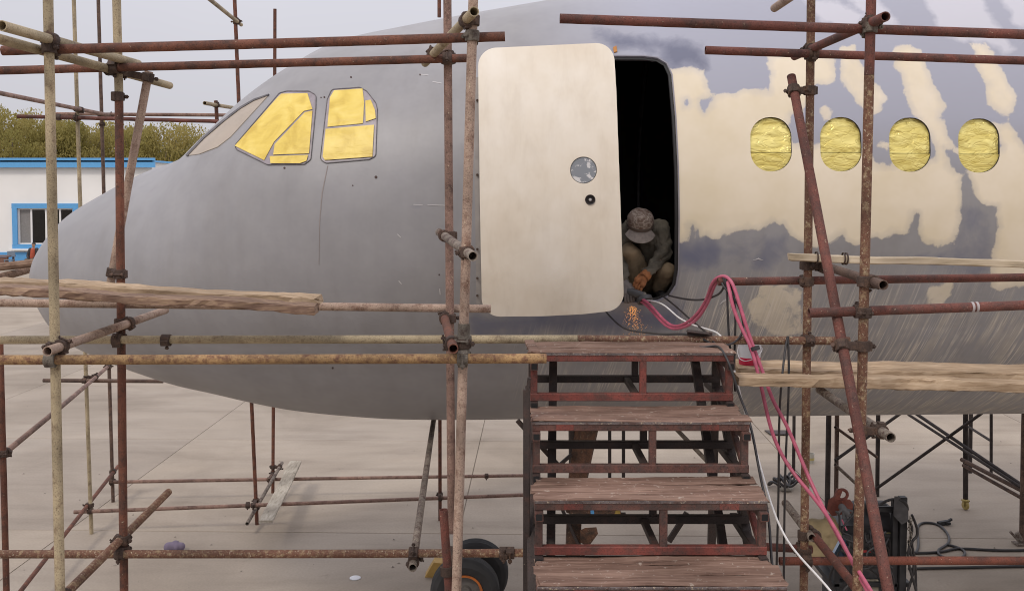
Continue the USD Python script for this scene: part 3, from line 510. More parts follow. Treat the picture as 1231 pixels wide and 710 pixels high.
k = np.arange(11); ff = np.vstack([np.stack([k, k + 1, k + 13], 1), np.stack([k, k + 13, k + 12], 1), np.stack([k + 24, k + 37, k + 25], 1), np.stack([k + 24, k + 36, k + 37], 1), np.stack([k, k + 24, k + 25], 1), np.stack([k, k + 25, k + 1], 1)])
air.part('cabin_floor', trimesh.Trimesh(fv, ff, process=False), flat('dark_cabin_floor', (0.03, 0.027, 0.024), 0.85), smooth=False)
SILLM = flat('worn_sill_metal', (0.16, 0.15, 0.145), 0.45, metal=.4, var=.3)
air.part('sill_plate', box([(door_hole.bounds[0] + door_hole.bounds[2]) / 2 + .02, float(surf(770, 358)[1]) + .10, sill + .004], door_hole.bounds[2] - door_hole.bounds[0] - .14, .12, .012), SILLM, smooth=False)
for xx in (0.45, 0.98, 1.51):
    yc_, w_, mid_, h_ = section(xx, 0.16); th = np.linspace(-.75, .95, 24)
    air.part('cabin_frame', sweep(np.stack([np.full(24, xx), yc_ + w_ * np.cos(th), mid_ + h_ * np.sin(th)], 1), 0.03, 6), SILLM)
seal_poly = door_px.buffer(0.6).difference(door_px.buffer(-2.6))
SEAL = flat('dark_door_edge', (0.05, 0.047, 0.055), 0.5)
air.part('door_seal', px_patch(door_px.buffer(1.4).difference(door_px.buffer(0.1)), 0.008, 0.05, 3.0), flat('grey_door_surround', (0.22, 0.21, 0.24), 0.5))
# rubber lip inside the opening
lip = door_hole.difference(door_hole.buffer(-0.022)); lm = prism(lip, 0, 0.03)
lm = lm.subdivide_to_size(0.06); vv = lm.vertices; s0 = vv[:, 1].copy(); yc, w, mid, h = section(vv[:, 0])
vv[:, 1] = yc - w * np.sqrt(np.clip(1 - ((vv[:, 2] - mid) / h) ** 2, 0, 1)) + 0.012 + s0
air.part('door_lip', trimesh.Trimesh(vv, lm.faces, process=False), BLACKRUBBER)
# --- gold film in the cabin windows
FOIL = material('crinkled_gold_film', {
    'g': ('geometry', {}), 'mp': ('mapping', {'scale': (1.0, 1.0, 2.2)}), 'n': ('noise_texture', {'scale': 5.0, 'detail': 2.5, 'roughness': 0.5, 'distortion': 1.2}), 'dv': ('mix_color', {'fac': 0.24}), 'v': ('voronoi_texture', {'feature': 'distance_to_edge', 'scale': 8.0}), 'vr': ('map_range', {'from_min': 0.0, 'from_max': 0.10, 'to_min': 0.0, 'to_max': 1.0, 'clamp': True}), 'ad': ('math', {'math_type': 'multiply_add', 'value2': 0.20}),
    'r': ('rgb_ramp', {'ramp': [(0.3, (0.68, 0.545, 0.14)), (0.7, (0.86, 0.735, 0.26))]}), 'b': ('bump', {'strength': 0.42, 'distance': 0.03}),
    'p': ('principled_bsdf', {'metallic': 0.42, 'roughness': 0.28})},
    [('g.position', 'mp.vector'), ('mp.vector', 'n.vector'), ('mp.vector', 'dv.a'), ('n.color', 'dv.b'), ('dv.result', 'v.vector'), ('v.distance', 'vr.value'), ('vr.result', 'ad.value1'), ('n.fac', 'ad.value3'), ('n.fac', 'r.fac'), ('r.color', 'p.base_color'), ('ad.value', 'b.height'), ('b.normal', 'p.normal')], surface='p.BSDF')
for k, w in enumerate(wins):
    x0, z0, x1, z1 = w.bounds; zf = z0 + (z1 - z0) * 0.335
    yy = section((x0 + x1) / 2)[0]
    path = None
    for lo, hi, nm, wr in ((z0 - .1, zf, 'lower_film', .004), (zf + .004, z1 + .1, 'window_film', .011)):
        pc = w.buffer(-0.001).intersection(shapely.box(x0 - 1, lo, x1 + 1, hi))
        m = prism(pc, 0, 0.002).subdivide_to_size(0.016); m.merge_vertices(); q = np.array(m.vertices); yc, ww, mid, h = section(q[:, 0])
        y_ = yc - ww * np.sqrt(np.clip(1 - ((q[:, 2] - mid) / h) ** 2, 0, 1)); s0 = q[:, 1].copy()
        cr = meshkit.fbm(np.stack([q[:, 0] * 6 + 31 * k, q[:, 2] * 13, q[:, 0] * 0], 1), 3, k); cr2 = np.abs(meshkit.fbm(np.stack([q[:, 0] * 14 + 7 * k, q[:, 2] * 20, q[:, 0] * 0], 1), 2, k + 40) - 0.5)
        q[:, 1] = y_ + 0.024 + s0 + wr * (cr - 0.5) * 2 + wr * 1.1 * cr2 - (0.014 if nm == 'lower_film' else 0) * np.clip((q[:, 2] - z0) / (zf - z0), 0, 1)
        air.part(nm, trimesh.Trimesh(q, m.faces, process=False), FOIL, smooth=50)

# --- cockpit windows
YELLOW = material('yellow_masking_film', {'g': ('geometry', {}), 'n': ('noise_texture', {'scale': 5.0, 'detail': 4.0, 'distortion': 1.0}), 'r': ('rgb_ramp', {'ramp': [(0.3, (0.56, 0.39, 0.06)), (0.5, (0.70, 0.52, 0.10)), (0.7, (0.76, 0.59, 0.15))]}),
    'mp': ('mapping', {'scale': (2, 2, 7)}), 'n2': ('noise_texture', {'scale': 3.0, 'detail': 3.0}), 'b': ('bump', {'strength': 0.35, 'distance': 0.02}), 'p': ('principled_bsdf', {'roughness': 0.42, 'specular_ior_level': 0.4})},
    [('g.position', 'n.vector'), ('n.fac', 'r.fac'), ('r.color', 'p.base_color'), ('g.position', 'mp.vector'), ('mp.vector', 'n2.vector'), ('n2.fac', 'b.height'), ('b.normal', 'p.normal')], surface='p.BSDF')
PANE = flat('dull_taped_pane', (0.27, 0.235, 0.25), 0.4, var=.25)
DKSEAL = flat('dark_window_seal', (0.085, 0.075, 0.077), 0.6, var=0.6, scale=14)
BEIGE = flat('beige_covered_windscreen', (0.36, 0.30, 0.235), 0.45, var=0.08, scale=5)
w1 = rounded([(280, 178), (336, 112.5), (345, 110), (372, 110), (380.5, 115), (380, 130), (374, 192), (366, 198), (322, 198.5)], 5.5)
w2 = rounded([(393.5, 120), (399, 108), (433, 105.5), (441, 110), (452, 124), (454, 132), (452, 188), (444, 192), (392, 196.5), (385, 192), (387, 175)], 5.5)
for wpx, films, nm in ((w1, [[(283, 176), (335, 117), (339, 113.5), (370, 113), (376, 132), (366, 134), (330, 171), (318, 193)], [(331, 174), (367, 136), (376, 134), (372, 185), (329, 186.5)], [(325, 188.5), (371, 187), (369, 194), (361, 197), (326, 197)]], 'side_window'),
                       (w2, [[(397, 118), (402, 109.5), (436, 107.5), (438, 124), (436.5, 149), (394, 153)], [(439.5, 122), (446, 121), (451, 133), (452, 143), (440, 147)], [(392, 156), (450, 151), (448, 189), (391, 193), (388.5, 189)]], 'side_window')):
    p = air.part(nm, px_patch(wpx, 0.003, 0.05, 5), PANE, label='cockpit side window masked with yellow film')
    air.part('seal', px_patch(wpx.buffer(0.3).difference(wpx.buffer(-0.55)), 0.007, 0.03, 4), DKSEAL, parent=p)
    for kk, q in enumerate(films):
        air.part('film', px_patch(Polygon(q).buffer(0), 0.008 + 0.002 * kk, 0.002, 4, wrinkle=0.004, seed=kk), YELLOW, parent=p, smooth=50)
ws = Polygon([(225, 187.5), (246, 166), (270, 145.5), (290, 130.5), (306, 121.5), (323, 115), (319.5, 119), (304, 136), (277.5, 165), (262, 177), (240, 185.5)])
p = air.part('windscreen', px_patch(ws, 0.006, 0.04, 4), BEIGE, label='front cockpit windscreen covered in beige film')
air.part('seal', px_patch(Polygon([(224, 187.5), (245, 165), (269.5, 144.5), (289.5, 129.4), (306, 120), (324, 114), (323, 115.8), (306, 122), (290, 131.5), (270.5, 146.5), (246.5, 167), (226, 188.4)]).buffer(0), 0.012, 0.04, 3), DKSEAL, parent=p)
# an old panel joint down the nose, rivet-size dents and chips
air.part('panel_joint', px_patch(Polygon([(393.6, 199), (394.6, 199), (387.9, 232), (384.8, 265), (383.6, 318), (383.3, 318), (384, 265), (386.8, 232)]), 0.0025, 0.01, 5), flat('joint_sealant', (0.235, 0.20, 0.185), 0.7))
SCRATCH = flat('pale_scratch', (0.50, 0.48, 0.47), 0.6)
chips = [(452, 213, 2.2), (422, 93, 1.4), (390, 117, 1.3), (386, 117.5, 1.0), (424, 223, 1.0), (342, 202, 1.6), (400, 442, 1.4), (505, 90, 1.2), (528, 330, 1.1)]
for x_, y_, r_ in chips: air.part('chip', px_patch(Point(x_, y_).buffer(r_ * 0.8, quad_segs=3), 0.0025, 0.01, 1.5), flat('chip_dark_%d' % int(x_), (0.06, 0.035, 0.03), 0.8))

for pl_ in ([(505, 89.2), (515, 90.2), (515, 91), (505, 90)], [(520, 98), (531, 100), (531, 100.8), (520, 98.8)], [(497, 245.5), (508, 245.8), (508, 246.4), (497, 246.2)], [(514, 246), (540, 246.8), (540, 247.5), (514, 246.6)],
            [(478, 281), (482, 285), (481.5, 285.6), (477.5, 281.8)], [(479.5, 337), (483, 341), (482.5, 341.6), (479, 337.8)], [(528, 347), (529, 347), (529.6, 354), (528.8, 354)], [(865, 366), (869, 361), (874, 360), (870, 362.5)], [(905, 313), (912, 310), (918, 313), (911, 311.5)]):
    air.part('scratch', px_patch(Polygon(pl_).buffer(0), 0.0022, 0.01, 3), SCRATCH)
# --- the open door, parallel to the fuselage and in front of it
DY = 6.84
def door_surface(z): return DY + R - np.sqrt(np.clip(R ** 2 - (z - H) ** 2, 0.1, None))
def on_door(px, py):
    r = ray(px, py); r = r / r[..., 1:2]; d = np.full(np.shape(px), DY + .1)
    for _ in range(20): d = door_surface(H + r[..., 2] * d)
    return np.array([0, 0, H]) + r * d[..., None]
def door_poly(px_poly):
    c = np.array(px_poly.segmentize(5.0).exterior.coords)[:-1]; p = on_door(c[:, 0], c[:, 1]); return Polygon(p[:, [0, 2]]).buffer(0)
def door_slab(poly, y0, y1, size=0.06):
    """a curved sheet of the given outline: a regular grid inside, so that it bends without cracks"""
    from scipy.spatial import Delaunay
    poly = poly.segmentize(size * .5); bx0_, bz0_, bx1_, bz1_ = poly.bounds
    gx0, gz0 = np.meshgrid(np.arange(bx0_ + size / 2, bx1_, size), np.arange(bz0_ + size / 2, bz1_, size)); gp = np.stack([gx0.ravel(), gz0.ravel()], 1); gp = gp[shapely.contains_xy(poly.buffer(-size * .35), gp[:, 0], gp[:, 1])]
    ring = np.vstack([np.array(r_.coords)[:-1] for r_ in [poly.exterior, *poly.interiors]]); pts = np.vstack([ring, gp])
    tri = Delaunay(pts).simplices; c = pts[tri].mean(1); tri = tri[shapely.contains_xy(poly, c[:, 0], c[:, 1])]
    e1, e2 = pts[tri[:, 1]] - pts[tri[:, 0]], pts[tri[:, 2]] - pts[tri[:, 0]]; cr = e1[:, 0] * e2[:, 1] - e1[:, 1] * e2[:, 0]; tri = tri[np.abs(cr) > 1e-9]; cr = cr[np.abs(cr) > 1e-9]
    tri[cr < 0] = tri[cr < 0][:, ::-1]; n = len(pts); yb = door_surface(pts[:, 1])
    V = np.vstack([np.stack([pts[:, 0], yb + y0, pts[:, 1]], 1), np.stack([pts[:, 0], yb + y1, pts[:, 1]], 1)])
    e = {(u_, w_) for t_ in tri for u_, w_ in ((t_[0], t_[1]), (t_[1], t_[2]), (t_[2], t_[0]))}; rim = [(u_, w_) for u_, w_ in e if (w_, u_) not in e]
    rim.sort(); f = np.vstack([tri, tri[:, ::-1] + n, np.array([[w_, u_, n + u_] for u_, w_ in rim]), np.array([[w_, n + u_, n + w_] for u_, w_ in rim])])
    return trimesh.Trimesh(V, f, process=False)
DOORM = material('cream_door_filler', {'g': ('geometry', {}), 'n': ('noise_texture', {'scale': 2.0, 'detail': 6.0, 'roughness': 0.62}), 'r': ('rgb_ramp', {'ramp': [(0.28, (0.66, 0.575, 0.455)), (0.5, (0.715, 0.645, 0.535)), (0.75, (0.78, 0.725, 0.635))]}),
    'mp': ('mapping', {'scale': (5, 1, 1.6)}), 'n2': ('noise_texture', {'scale': 1.5, 'detail': 6.0, 'roughness': 0.66, 'distortion': 0.3}), 'r2': ('rgb_ramp', {'ramp': [(0.28, (0.90, 0.885, 0.87)), (0.5, (1, 1, 1)), (0.72, (1.05, 1.055, 1.07))]}), 'm': ('mix_color', {'blend_type': 'multiply', 'fac': 0.85}),
    'n3': ('noise_texture', {'scale': 28.0, 'detail': 5.0, 'roughness': 0.75}), 'r3': ('rgb_ramp', {'ramp': [(0.70, (1, 1, 1)), (0.76, (0.7, 0.68, 0.68))]}), 'm3': ('mix_color', {'blend_type': 'multiply', 'fac': 0.5}),
    'b': ('bump', {'strength': 0.2, 'distance': 0.006}), 'p': ('principled_bsdf', {'roughness': 0.55, 'specular_ior_level': 0.4})},
    [('g.position', 'n.vector'), ('n.fac', 'r.fac'), ('g.position', 'mp.vector'), ('mp.vector', 'n2.vector'), ('n2.fac', 'r2.fac'), ('r.color', 'm.a'), ('r2.color', 'm.b'), ('g.position', 'n3.vector'), ('n3.fac', 'r3.fac'), ('m.result', 'm3.a'), ('r3.color', 'm3.b'), ('m3.result', 'p.base_color'), ('n2.fac', 'b.height'), ('b.normal', 'p.normal')], surface='p.BSDF')
dpx = rounded([(574.5, 58.5), (737.5, 51), (741, 110), (745, 220), (750.5, 372), (700, 377.5), (650, 380), (579.5, 380.5), (577, 250)], 22)
dpoly = door_poly(dpx)
lit = door_poly(Point(701.5, 204.5).buffer(15.4)); hnd = door_poly(Point(709.5, 240).buffer(6.0))
skin_door = dpoly.difference(lit.buffer(0.004)).difference(hnd)
def door_normal(v): dz = v[:, 2] - H; return np.stack([0 * dz, -np.sqrt(np.clip(R ** 2 - dz ** 2, .1, None)), dz], 1) / R
dp = air.part('cabin_door', door_slab(skin_door, 0, 0.035), DOORM, nfun=door_normal, label='open cream cabin door with small round plug')
air.part('inner_pan', door_slab(dpoly.buffer(-0.035), 0.036, 0.13, 0.1), flat('grey_door_pan', (0.20, 0.19, 0.19), 0.6), parent=dp)
air.part('edge_pan', door_slab(door_poly(Polygon([(568.5, 92), (577, 92), (581, 250), (584, 374), (572.5, 374)])), 0.05, 0.09, 0.1), flat('grey_pan_flange', (0.27, 0.25, 0.235), 0.6), parent=dp)
for py_ in (120, 210, 300, 335, 356):
    bq = on_door(np.array([573.5]), np.array([float(py_)]))[0]; air.part('pan_bolt', lathe([(0, .036), (.008, .036), (.009, .05), (.009, .06)], bq, (0, 1, 0), 10), CLAMP, parent=dp)
pc = lit.centroid; lm = door_slab(lit, 0.006, 0.03, 0.03)
PLUG = material('peeling_plug', {'g': ('geometry', {}), 'n': ('noise_texture', {'scale': 22.0, 'detail': 6.0, 'roughness': 0.7}), 'r': ('rgb_ramp', {'ramp': [(0.56, (0.21, 0.225, 0.245)), (0.60, (0.58, 0.57, 0.56))]}), 'p': ('principled_bsdf', {'roughness': 0.5})},
                [('g.position', 'n.vector'), ('n.fac', 'r.fac'), ('r.color', 'p.base_color')], surface='p.BSDF')
air.part('porthole_plug', lm, PLUG, parent=dp)
hc = hnd.centroid; hy = float(door_surface(np.array(hc.y)))
air.part('handle_hole', lathe([(0.0, 0.02), (0.03, 0.02), (0.03, -0.004), (0.034, -0.006), (0.036, 0.0), (0.034, 0.03)], [hc.x, hy, hc.y], (0, 1, 0), 24), flat('dark_latch_cup', (0.03, 0.02, 0.018), 0.5), parent=dp)
air.part('latch_stub', lathe([(0.0, -0.012), (0.008, -0.012), (0.01, -0.008), (0.01, 0.02)], [hc.x, hy, hc.y], (0, 1, 0), 16), flat('latch_pale', (0.45, 0.42, 0.4), 0.4), parent=dp)
a0 = np.array([dpoly.bounds[2] - 0.35, float(door_surface(np.array(H + .2))) + 0.12, H + 0.2]); 
air.part('hinge_arm', sweep(spline([a0, a0 + [-.05, .35, 0], a0 + [.05, .75, 0], [door_hole.bounds[0] - 0.02, float(surf(690, 200)[1]) + .05, H + .2]], 5), 0.045, 10), flat('hinge_grey', (0.16, 0.15, 0.15), 0.5), parent=dp)
air.part('strap', px_patch(Polygon([(737, 58), (741, 56), (742, 63), (738, 64)]), 0.01, 0.02, 3), flat('orange_tag', (0.45, 0.19, 0.04), 0.7), parent=dp)

# ------------------------------------------------------------------ scaffold
DO, DI = 4.90, 5.77            # outer and inner rows in front of the aircraft
PIPES = {}
def pipe(key, label, segs, r=0.024, group=None, bow=0.0):
    """segs: list of (p0, p1, material): tubes in line form one pole"""
    t = Thing('scaffold_pipe', label, 'scaffold pipe', segs[0][0], group=group); sd_ = sum(map(ord, key))
    for k, (a, b, m) in enumerate(segs): t.part('tube', tube(a, b, r, seed=sd_ + k, bow=bow), m, smooth=40)
    PIPES[key] = (t, np.asarray(segs[0][0], float), np.asarray(segs[-1][1], float), r); return t
def ring_clamp(c, axis, r, w=0.052):
    a, b, d = frame(axis); prof = [(r + .001, -w/2), (r + .009, -w/2), (r + .011, -w/2 + .004), (r + .011, w/2 - .004), (r + .009, w/2), (r + .001, w/2)]
    return lathe(prof, c, a, 16), a, b, d
CROT = np.random.default_rng(5)
def clamp(ka, kb, mat=None, swivel=True):
    """a coupler that holds pole ka to pole kb, with its eye bolts; a part of ka"""
    t, p0, p1, r = PIPES[ka]; _, q0, q1, r2 = PIPES[kb]; mat = mat or CLAMP
    u_, v_ = p1 - p0, q1 - q0; w0 = p0 - q0; a, b, c, d, e = u_ @ u_, u_ @ v_, v_ @ v_, u_ @ w0, v_ @ w0; den = a * c - b * b
    s, tt = np.clip((b * e - c * d) / den, 0.0, 1.0), np.clip((a * e - b * d) / den, 0.0, 1.0)
    A, Bp = p0 + u_ * s, q0 + v_ * tt
    clamp_at(t, A, u_, r, Bp, v_, r2, mat)
def clamp_at(t, A, u_, r, Bp=None, v_=None, r2=0.024, mat=None):
    mat = mat or CLAMP; parts = []
    for P_, ax, rr in ((A, u_, r), (Bp, v_, r2)):
        if P_ is None: continue
        m, a, b, d = ring_clamp(P_, ax, rr); parts.append(m)
        ang = CROT.uniform(0, 6.28); dr = math.cos(ang) * b + math.sin(ang) * d; tg = np.cross(a, dr)
        parts.append(bar(P_ + dr * (rr + .004) - tg * .016, P_ + dr * (rr + .004) + tg * .016, .046, .03, up=dr))   # flanges
        parts.append(bar(P_ - dr * (rr + .004) - tg * .012, P_ - dr * (rr + .004) + tg * .012, .05, .02, up=dr))
    if Bp is not None and np.linalg.norm(Bp - A) > 0.01: parts.append(bar(A, Bp, 0.04, 0.04))
    cp = t.part('clamp', cat_meshes(parts), mat, smooth=35)
    for P_, ax, rr in ((A, u_, r), (Bp, v_, r2)):
        if P_ is None: continue
        a, b, d = frame(ax); ang = CROT.uniform(0, 6.28); dr = math.cos(ang) * b + math.sin(ang) * d; tg = np.cross(a, dr)
        o = P_ + dr * (rr + .014)
        bolt = cat_meshes([sweep([o - tg * .03, o + tg * .046], 0.0055, 8), sweep([o + tg * .024, o + tg * .036], 0.0125, 6), sweep([o - tg * .033, o - tg * .024], 0.0115, 6)])
        t.part('bolt', bolt, mat, smooth=30, parent=cp)
def clamp_on(ka, s, mat=None):
    t, p0, p1, r = PIPES[ka]; clamp_at(t, p0 + (p1 - p0) * s, p1 - p0, r, mat=mat)
def sleeve(ka, s, mat=None, L=0.11):
    t, p0, p1, r = PIPES[ka]; c = p0 + (p1 - p0) * s; a = unit(p1 - p0)
    t.part('sleeve', lathe([(r + .001, -L/2), (r + .006, -L/2), (r + .007, -L/4), (r + .005, 0), (r + .007, L/4), (r + .006, L/2), (r + .001, L/2)], c, a, 18), mat or CLAMP, smooth=40)
def S(key, label, a, b, m, **k):      # a straight pole given by its ends: (px, py, distance)
    return pipe(key, label, [(at(*a), at(*b), m)], **k)
def to_floor(px, py):                  # distance of a ground point
    return float(on_ground(px, py)[1])

# uprights
def foot(p_top, d, px_bot, py_bot):    # carries an upright on to the ground along its own line
    a, b = at(*p_top, d), at(px_bot, py_bot, d); k = (a[2] - 0.0) / (a[2] - b[2]); return a, a + (b - a) * k
a, b = foot((57, -40), DO, 73, 740); pipe('P1', 'thick buff painted upright nearest the left frame edge, full height', [(a, b, BUFF)])
a, b = foot((139, -40), DI, 149.5, 740); mid_ = at(143, 116, DI); pipe('P2', 'upright right of the buff one, buff above its sleeve and rust red below', [(a, mid_, BUFF), (mid_ - [0, 0, 0.002], b, RUSTY)])
t_, p0, p1, _ = PIPES['P2']; clamp_on('P2', (p0[2] - mid_[2]) / (p0[2] - p1[2]))
d3, d4, d7, d8, d9 = to_floor(110, 641), to_floor(136, 603), to_floor(309, 630), to_floor(328, 592), to_floor(529, 625)
S('P3', 'thin buff far upright passing left of the nose, standing on the concrete', (87.5, -40, d3), (110, 641, d3), BUFF)
S('P4', 'thin far upright just right of the other thin one by the nose', (117, -40, d4), (136, 603, d4), DULL)
a, b = at(0, 412, 7.6), at(7.5, 710, 7.6); b = a + (b - a) * (a[2] / (a[2] - b[2])); pipe('P5', 'rusty upright at the very left frame edge below the pale pipe', [(a, b, RUSTY)])
S('P7', 'rusty far upright rising behind the windscreen with a pipe clamped near its top', (280.5, -40, d7), (309, 630, d7), RUSTY)
S('P8', 'rusty far upright whose top end stops above the cockpit roof', (330.5, 11, d8), (328, 592, d8), RUSTY)
pipe('P9', 'rusty far upright standing behind the fuselage left of the tyres', [(at(528, -40, d9), at(528, 21, d9), RUSTY), (at(528, 24, d9), at(529, 625, d9), RUSTY)])
a, b = foot((570, -40), DO, 548.5, 720); mid_ = a + (b - a) * 0.265; pipe('P6', 'pinkish buff upright in front of the door left edge, full height', [(a, b, PINKBUFF)])
sleeve('P6', 0.335, CLAMPGREY, 0.17); clamp_on('P6', 0.335, CLAMPGREY)
a, b = at(537.5, -40, DI), at(543, 640, DI); pipe('P6b', 'rusty pink upright close behind the buff one left of the door', [(a, b, PINKTUBE)])
a, b = foot((533, 612), 5.45, 540, 720); pipe('P6c', 'short red upright with worn top left of the tyres', [(a, b, REDOX)])
a, b = foot((1048, -40), DO, 1030, 715); q = a + (b - a) * 0.096; pipe('PR', 'mottled rust and mortar upright crossing between the second and third cabin windows', [(a, q, REDOX), (q - [0, 0, .002], b, MOTTLED)])
a, b = foot((975.5, -40), DI, 965.5, 715); pipe('PRi', 'thinner worn upright between the first and second cabin windows', [(a, b, MOTTLED)])
# ledgers, left
S('H1', 'upper long rusty ledger running from the left edge to the buff upright', (3, 61, DO + .05), (607, 44, DO + .05), RUSTY)
S('H2', 'second long rusty ledger from the top, left of the door', (-40, 86, DI - .05), (561, 70, DI - .05), RUSTY)
a, m_, b = at(-40, 408.5, DI - .05), at(694, 407.5, DI - .05), at(1021, 409.5, DI - .05)
pipe('H3', 'long ledger just under the door, pale at left and rusty at right', [(a, m_, BUFF), (m_ + [.002, 0, 0], b, MOTTLED)])
S('H4', 'ochre ledger below the pale one, ending at the stair platform', (-40, 432.5, DO - .05), (657, 430.5, DO - .05), OCHRE)
S('H5', 'pinkish pipe under the left plank, ending behind the open door', (-40, 363.5, DI + .05), (590, 371, DI + .05), PINKBUFF)
S('H6', 'lowest ledger at left, red brown with mortar spots, ending above the tyres', (-40, 665.5, DI - .05), (629, 664, DI - .05), MOTTLED)
clamp_on('H3', 0.226); clamp_on('H6', 0.976); clamp_on('H6', 0.965)
# depth pipes, left
S('D1', 'buff transom with open end at the top left corner', (2, 31, 4.45), (166, 77, 5.95), BUFF)
S('D2', 'long buff transom ending above the slanting brace at top left', (-12, 44, 4.5), (204, 103, 6.7), BUFF)
S('D3', 'thin far transom sloping down to the two far uprights', (-20, 108, d3 - 2.9), (138, 140, d4 + .2), PINKTUBE)
S('D4', 'far buff pipe end clamped high on the upright behind the windscreen', (243, -8, d7 - 2.3), (290, 30, d7 + .3), BUFF)
S('D5', 'pale transom with open end at the left upright below the plank', (57, 422, 4.75), (199, 372.5, 6.4), PINKBUFF)
S('D7', 'buff transom with open end at the top of the upright left of the door', (570, 14, 4.72), (511, 76, 6.0), BUFF)
S('D8', 'short pipe end pointing at the camera halfway up the door edge', (568.5, 308, 4.72), (528, 279, 6.0), GREYWORN)
S('D9', 'rusty transom with open end low left of the door', (545, 419, 4.72), (533, 376, 6.0), RUSTY)
S('D10', 'thin sloping pipe running from the left edge upright up to the far uprights', (7, 543, 7.65), (129, 441, d4 - .1), PINKTUBE)
S('D11', 'rusty ground level transom joining the feet of the far left uprights', (20, 716, 9.95), (142, 560, d4 + .25), RUSTY)
S('D12', 'mortar spotted transom low at left with its far end in the air', (76, 716, 4.92), (202.5, 591, 6.75), MOTTLED)
S('B1', 'slanting pale brace at top left beside the rust red upright', (179, 86, 5.88), (133, 340, 5.88), PINKBUFF)
S('B2', 'raker leaning under the fuselage with its open foot left of the tyres', (496, 682, 5.62), (522, 500, 9.78), GREYWORN)
# far ledgers
S('F1', 'far pinkish ledger over the trees, higher of the pair', (60, 137, d4 - .05), (272, 138.5, d4 - .05), PINKTUBE)
S('F2', 'far dark rusty ledger over the trees, lower of the pair', (21, 140, d3 - .05), (263, 146, d3 - .05), REDOX)
S('F3', 'far short buff pipe end beside the windscreen', (246, 124, 12.3), (296, 132, 14.0), BUFF)
S('F4', 'far short upright stub beside the windscreen', (259.5, 121, 12.75), (263, 180, 12.75), RUSTY)
S('F5', 'far low ledger near the ground, farther of the pair', (134, 579, d4 - .05), (640, 571, d8 - .05), PINKTUBE)
S('F6', 'far low ledger near the ground, nearer of the pair', (89, 615, d3 - .05), (640, 594, d9 - .05), PINKTUBE)
S('F7', 'thin far ledger end under the nose by the left uprights', (52, 457, d3 - .06), (196, 458, d3 - .06), DULL)
S('F8', 'rusty grey pole lying across the far low ledgers beside the grey plank', (339, 556, d8 + .15), (297, 629, d7 - .45), GREYWORN)
for i, j in (('H1', 'P1'), ('H2', 'P2'), ('D1', 'P1'), ('D2', 'P2'), ('B1', 'D2'), ('H4', 'P1'), ('D5', 'P1'), ('D5', 'P2'), ('H3', 'P2'), ('H6', 'P2'), ('D12', 'P2'), ('D12', 'P1'),
             ('H1', 'P6'), ('D7', 'P6'), ('D7', 'P6b'), ('D8', 'P6'), ('D8', 'P6b'), ('D9', 'P6b'), ('D9', 'P6'), ('H4', 'P6'), ('H2', 'P6b'), ('P6c', 'H6'), ('B2', 'H6'), ('D3', 'P3'), ('D3', 'P4'), ('F1', 'P4'), ('F2', 'P3'), ('D4', 'P7'),
             ('F3', 'F4'), ('D10', 'P3'), ('D10', 'P5'), ('D10', 'P4'), ('D11', 'P3'), ('D11', 'P4'), ('F5', 'P4'), ('F6', 'P3'), ('F6', 'P7'), ('F5', 'P8'), ('F6', 'P9'), ('F7', 'P3'), ('F8', 'P7'), ('F8', 'P8')):
    clamp(i, j, CLAMPGREY if (i, j) in (('H1', 'P6'), ('H4', 'P6'), ('H4', 'P1')) else None)
t_, p0, p1, r_ = PIPES['B1']; A_ = p0 + (p1 - p0) * .95; _, q0, q1, r2_ = PIPES['P2']; B_ = q0 + (q1 - q0) * ((q0[2] - A_[2]) / (q0[2] - q1[2])); clamp_at(t_, A_, p1 - p0, r_, B_, q1 - q0, r2_)
clamp_on('F5', 0.888); clamp_on('F6', 0.37); clamp_on('P4', 0.29); clamp_on('F2', 0.205)
# right side
S('T1', 'upper long red oxide ledger at right, its open end above the door', (673, 22.5, DO + .05), (1290, 43.5, DO + .05), REDOX)
S('T2', 'second red oxide ledger at right, its end above the cream filler', (848, 60.5, DI - .05), (1290, 75, DI - .05), REDOX)
S('E1', 'red oxide transom at top right with its open end beside the mottled upright', (1064.5, 20, 4.72), (955, 68, 6.05), REDOX)
S('E2', 'worn pipe end hanging at the top edge above the second cabin window', (957, -8, 5.3), (931, 10, 5.95), PINKBUFF)
S('E3', 'brown transom with open end right of the mottled upright below the wooden rail', (1062, 342.5, 4.74), (977, 315, 6.0), DULL)
S('E4', 'grey transom under the right planks with its open end at the mottled upright', (1071, 525.5, 4.74), (985, 468, 6.1), GREYWORN)
S('R2', 'long red ledger below the wooden rail that the hoses hang over', (863, 338.5, DI + .05), (1290, 332.5, DI + .05), REDOX)
S('R3', 'red brown ledger with an open left end, lower of the pair at right', (972.5, 376, DO + .06), (1290, 364.5, DO + .06), REDOX)
clamp('R2', 'PRi'); clamp('R3', 'PR', CLAMP)
t_, p0, p1, r_ = PIPES['R3']
for s in (0.617, 0.634): t_.part('tape_ring', lathe([(r_, -.006), (r_ + .002, -.006), (r_ + .002, .006), (r_, .006)], p0 + (p1 - p0) * s, p1 - p0, 16), flat('white_tape_%d' % int(s * 1000), (0.36, 0.32, 0.31), 0.6))
S('R6', 'orange red ledger low at right with an open left end', (937, 674, DI - .06), (1290, 673.5, DI - .06), ORANGERED)
S('R7', 'short red brown pipe from the stairs to the thinner right upright', (905, 656, DI + .06), (976, 660, DI + .06), REDOX)
S('E5', 'rust red transom sloping down to the right at the bottom frame edge', (973, 636, 5.86), (1046, 728, 4.84), REDOX)
S('E6', 'worn grey pipe end above the rust red transom at bottom right', (944, 604, 6.35), (976, 646, 5.7), GREYWORN)
b0, b1 = at(959, 133, DI - .08), at(1019, 452, DO - .09); u_ = b1 - b0
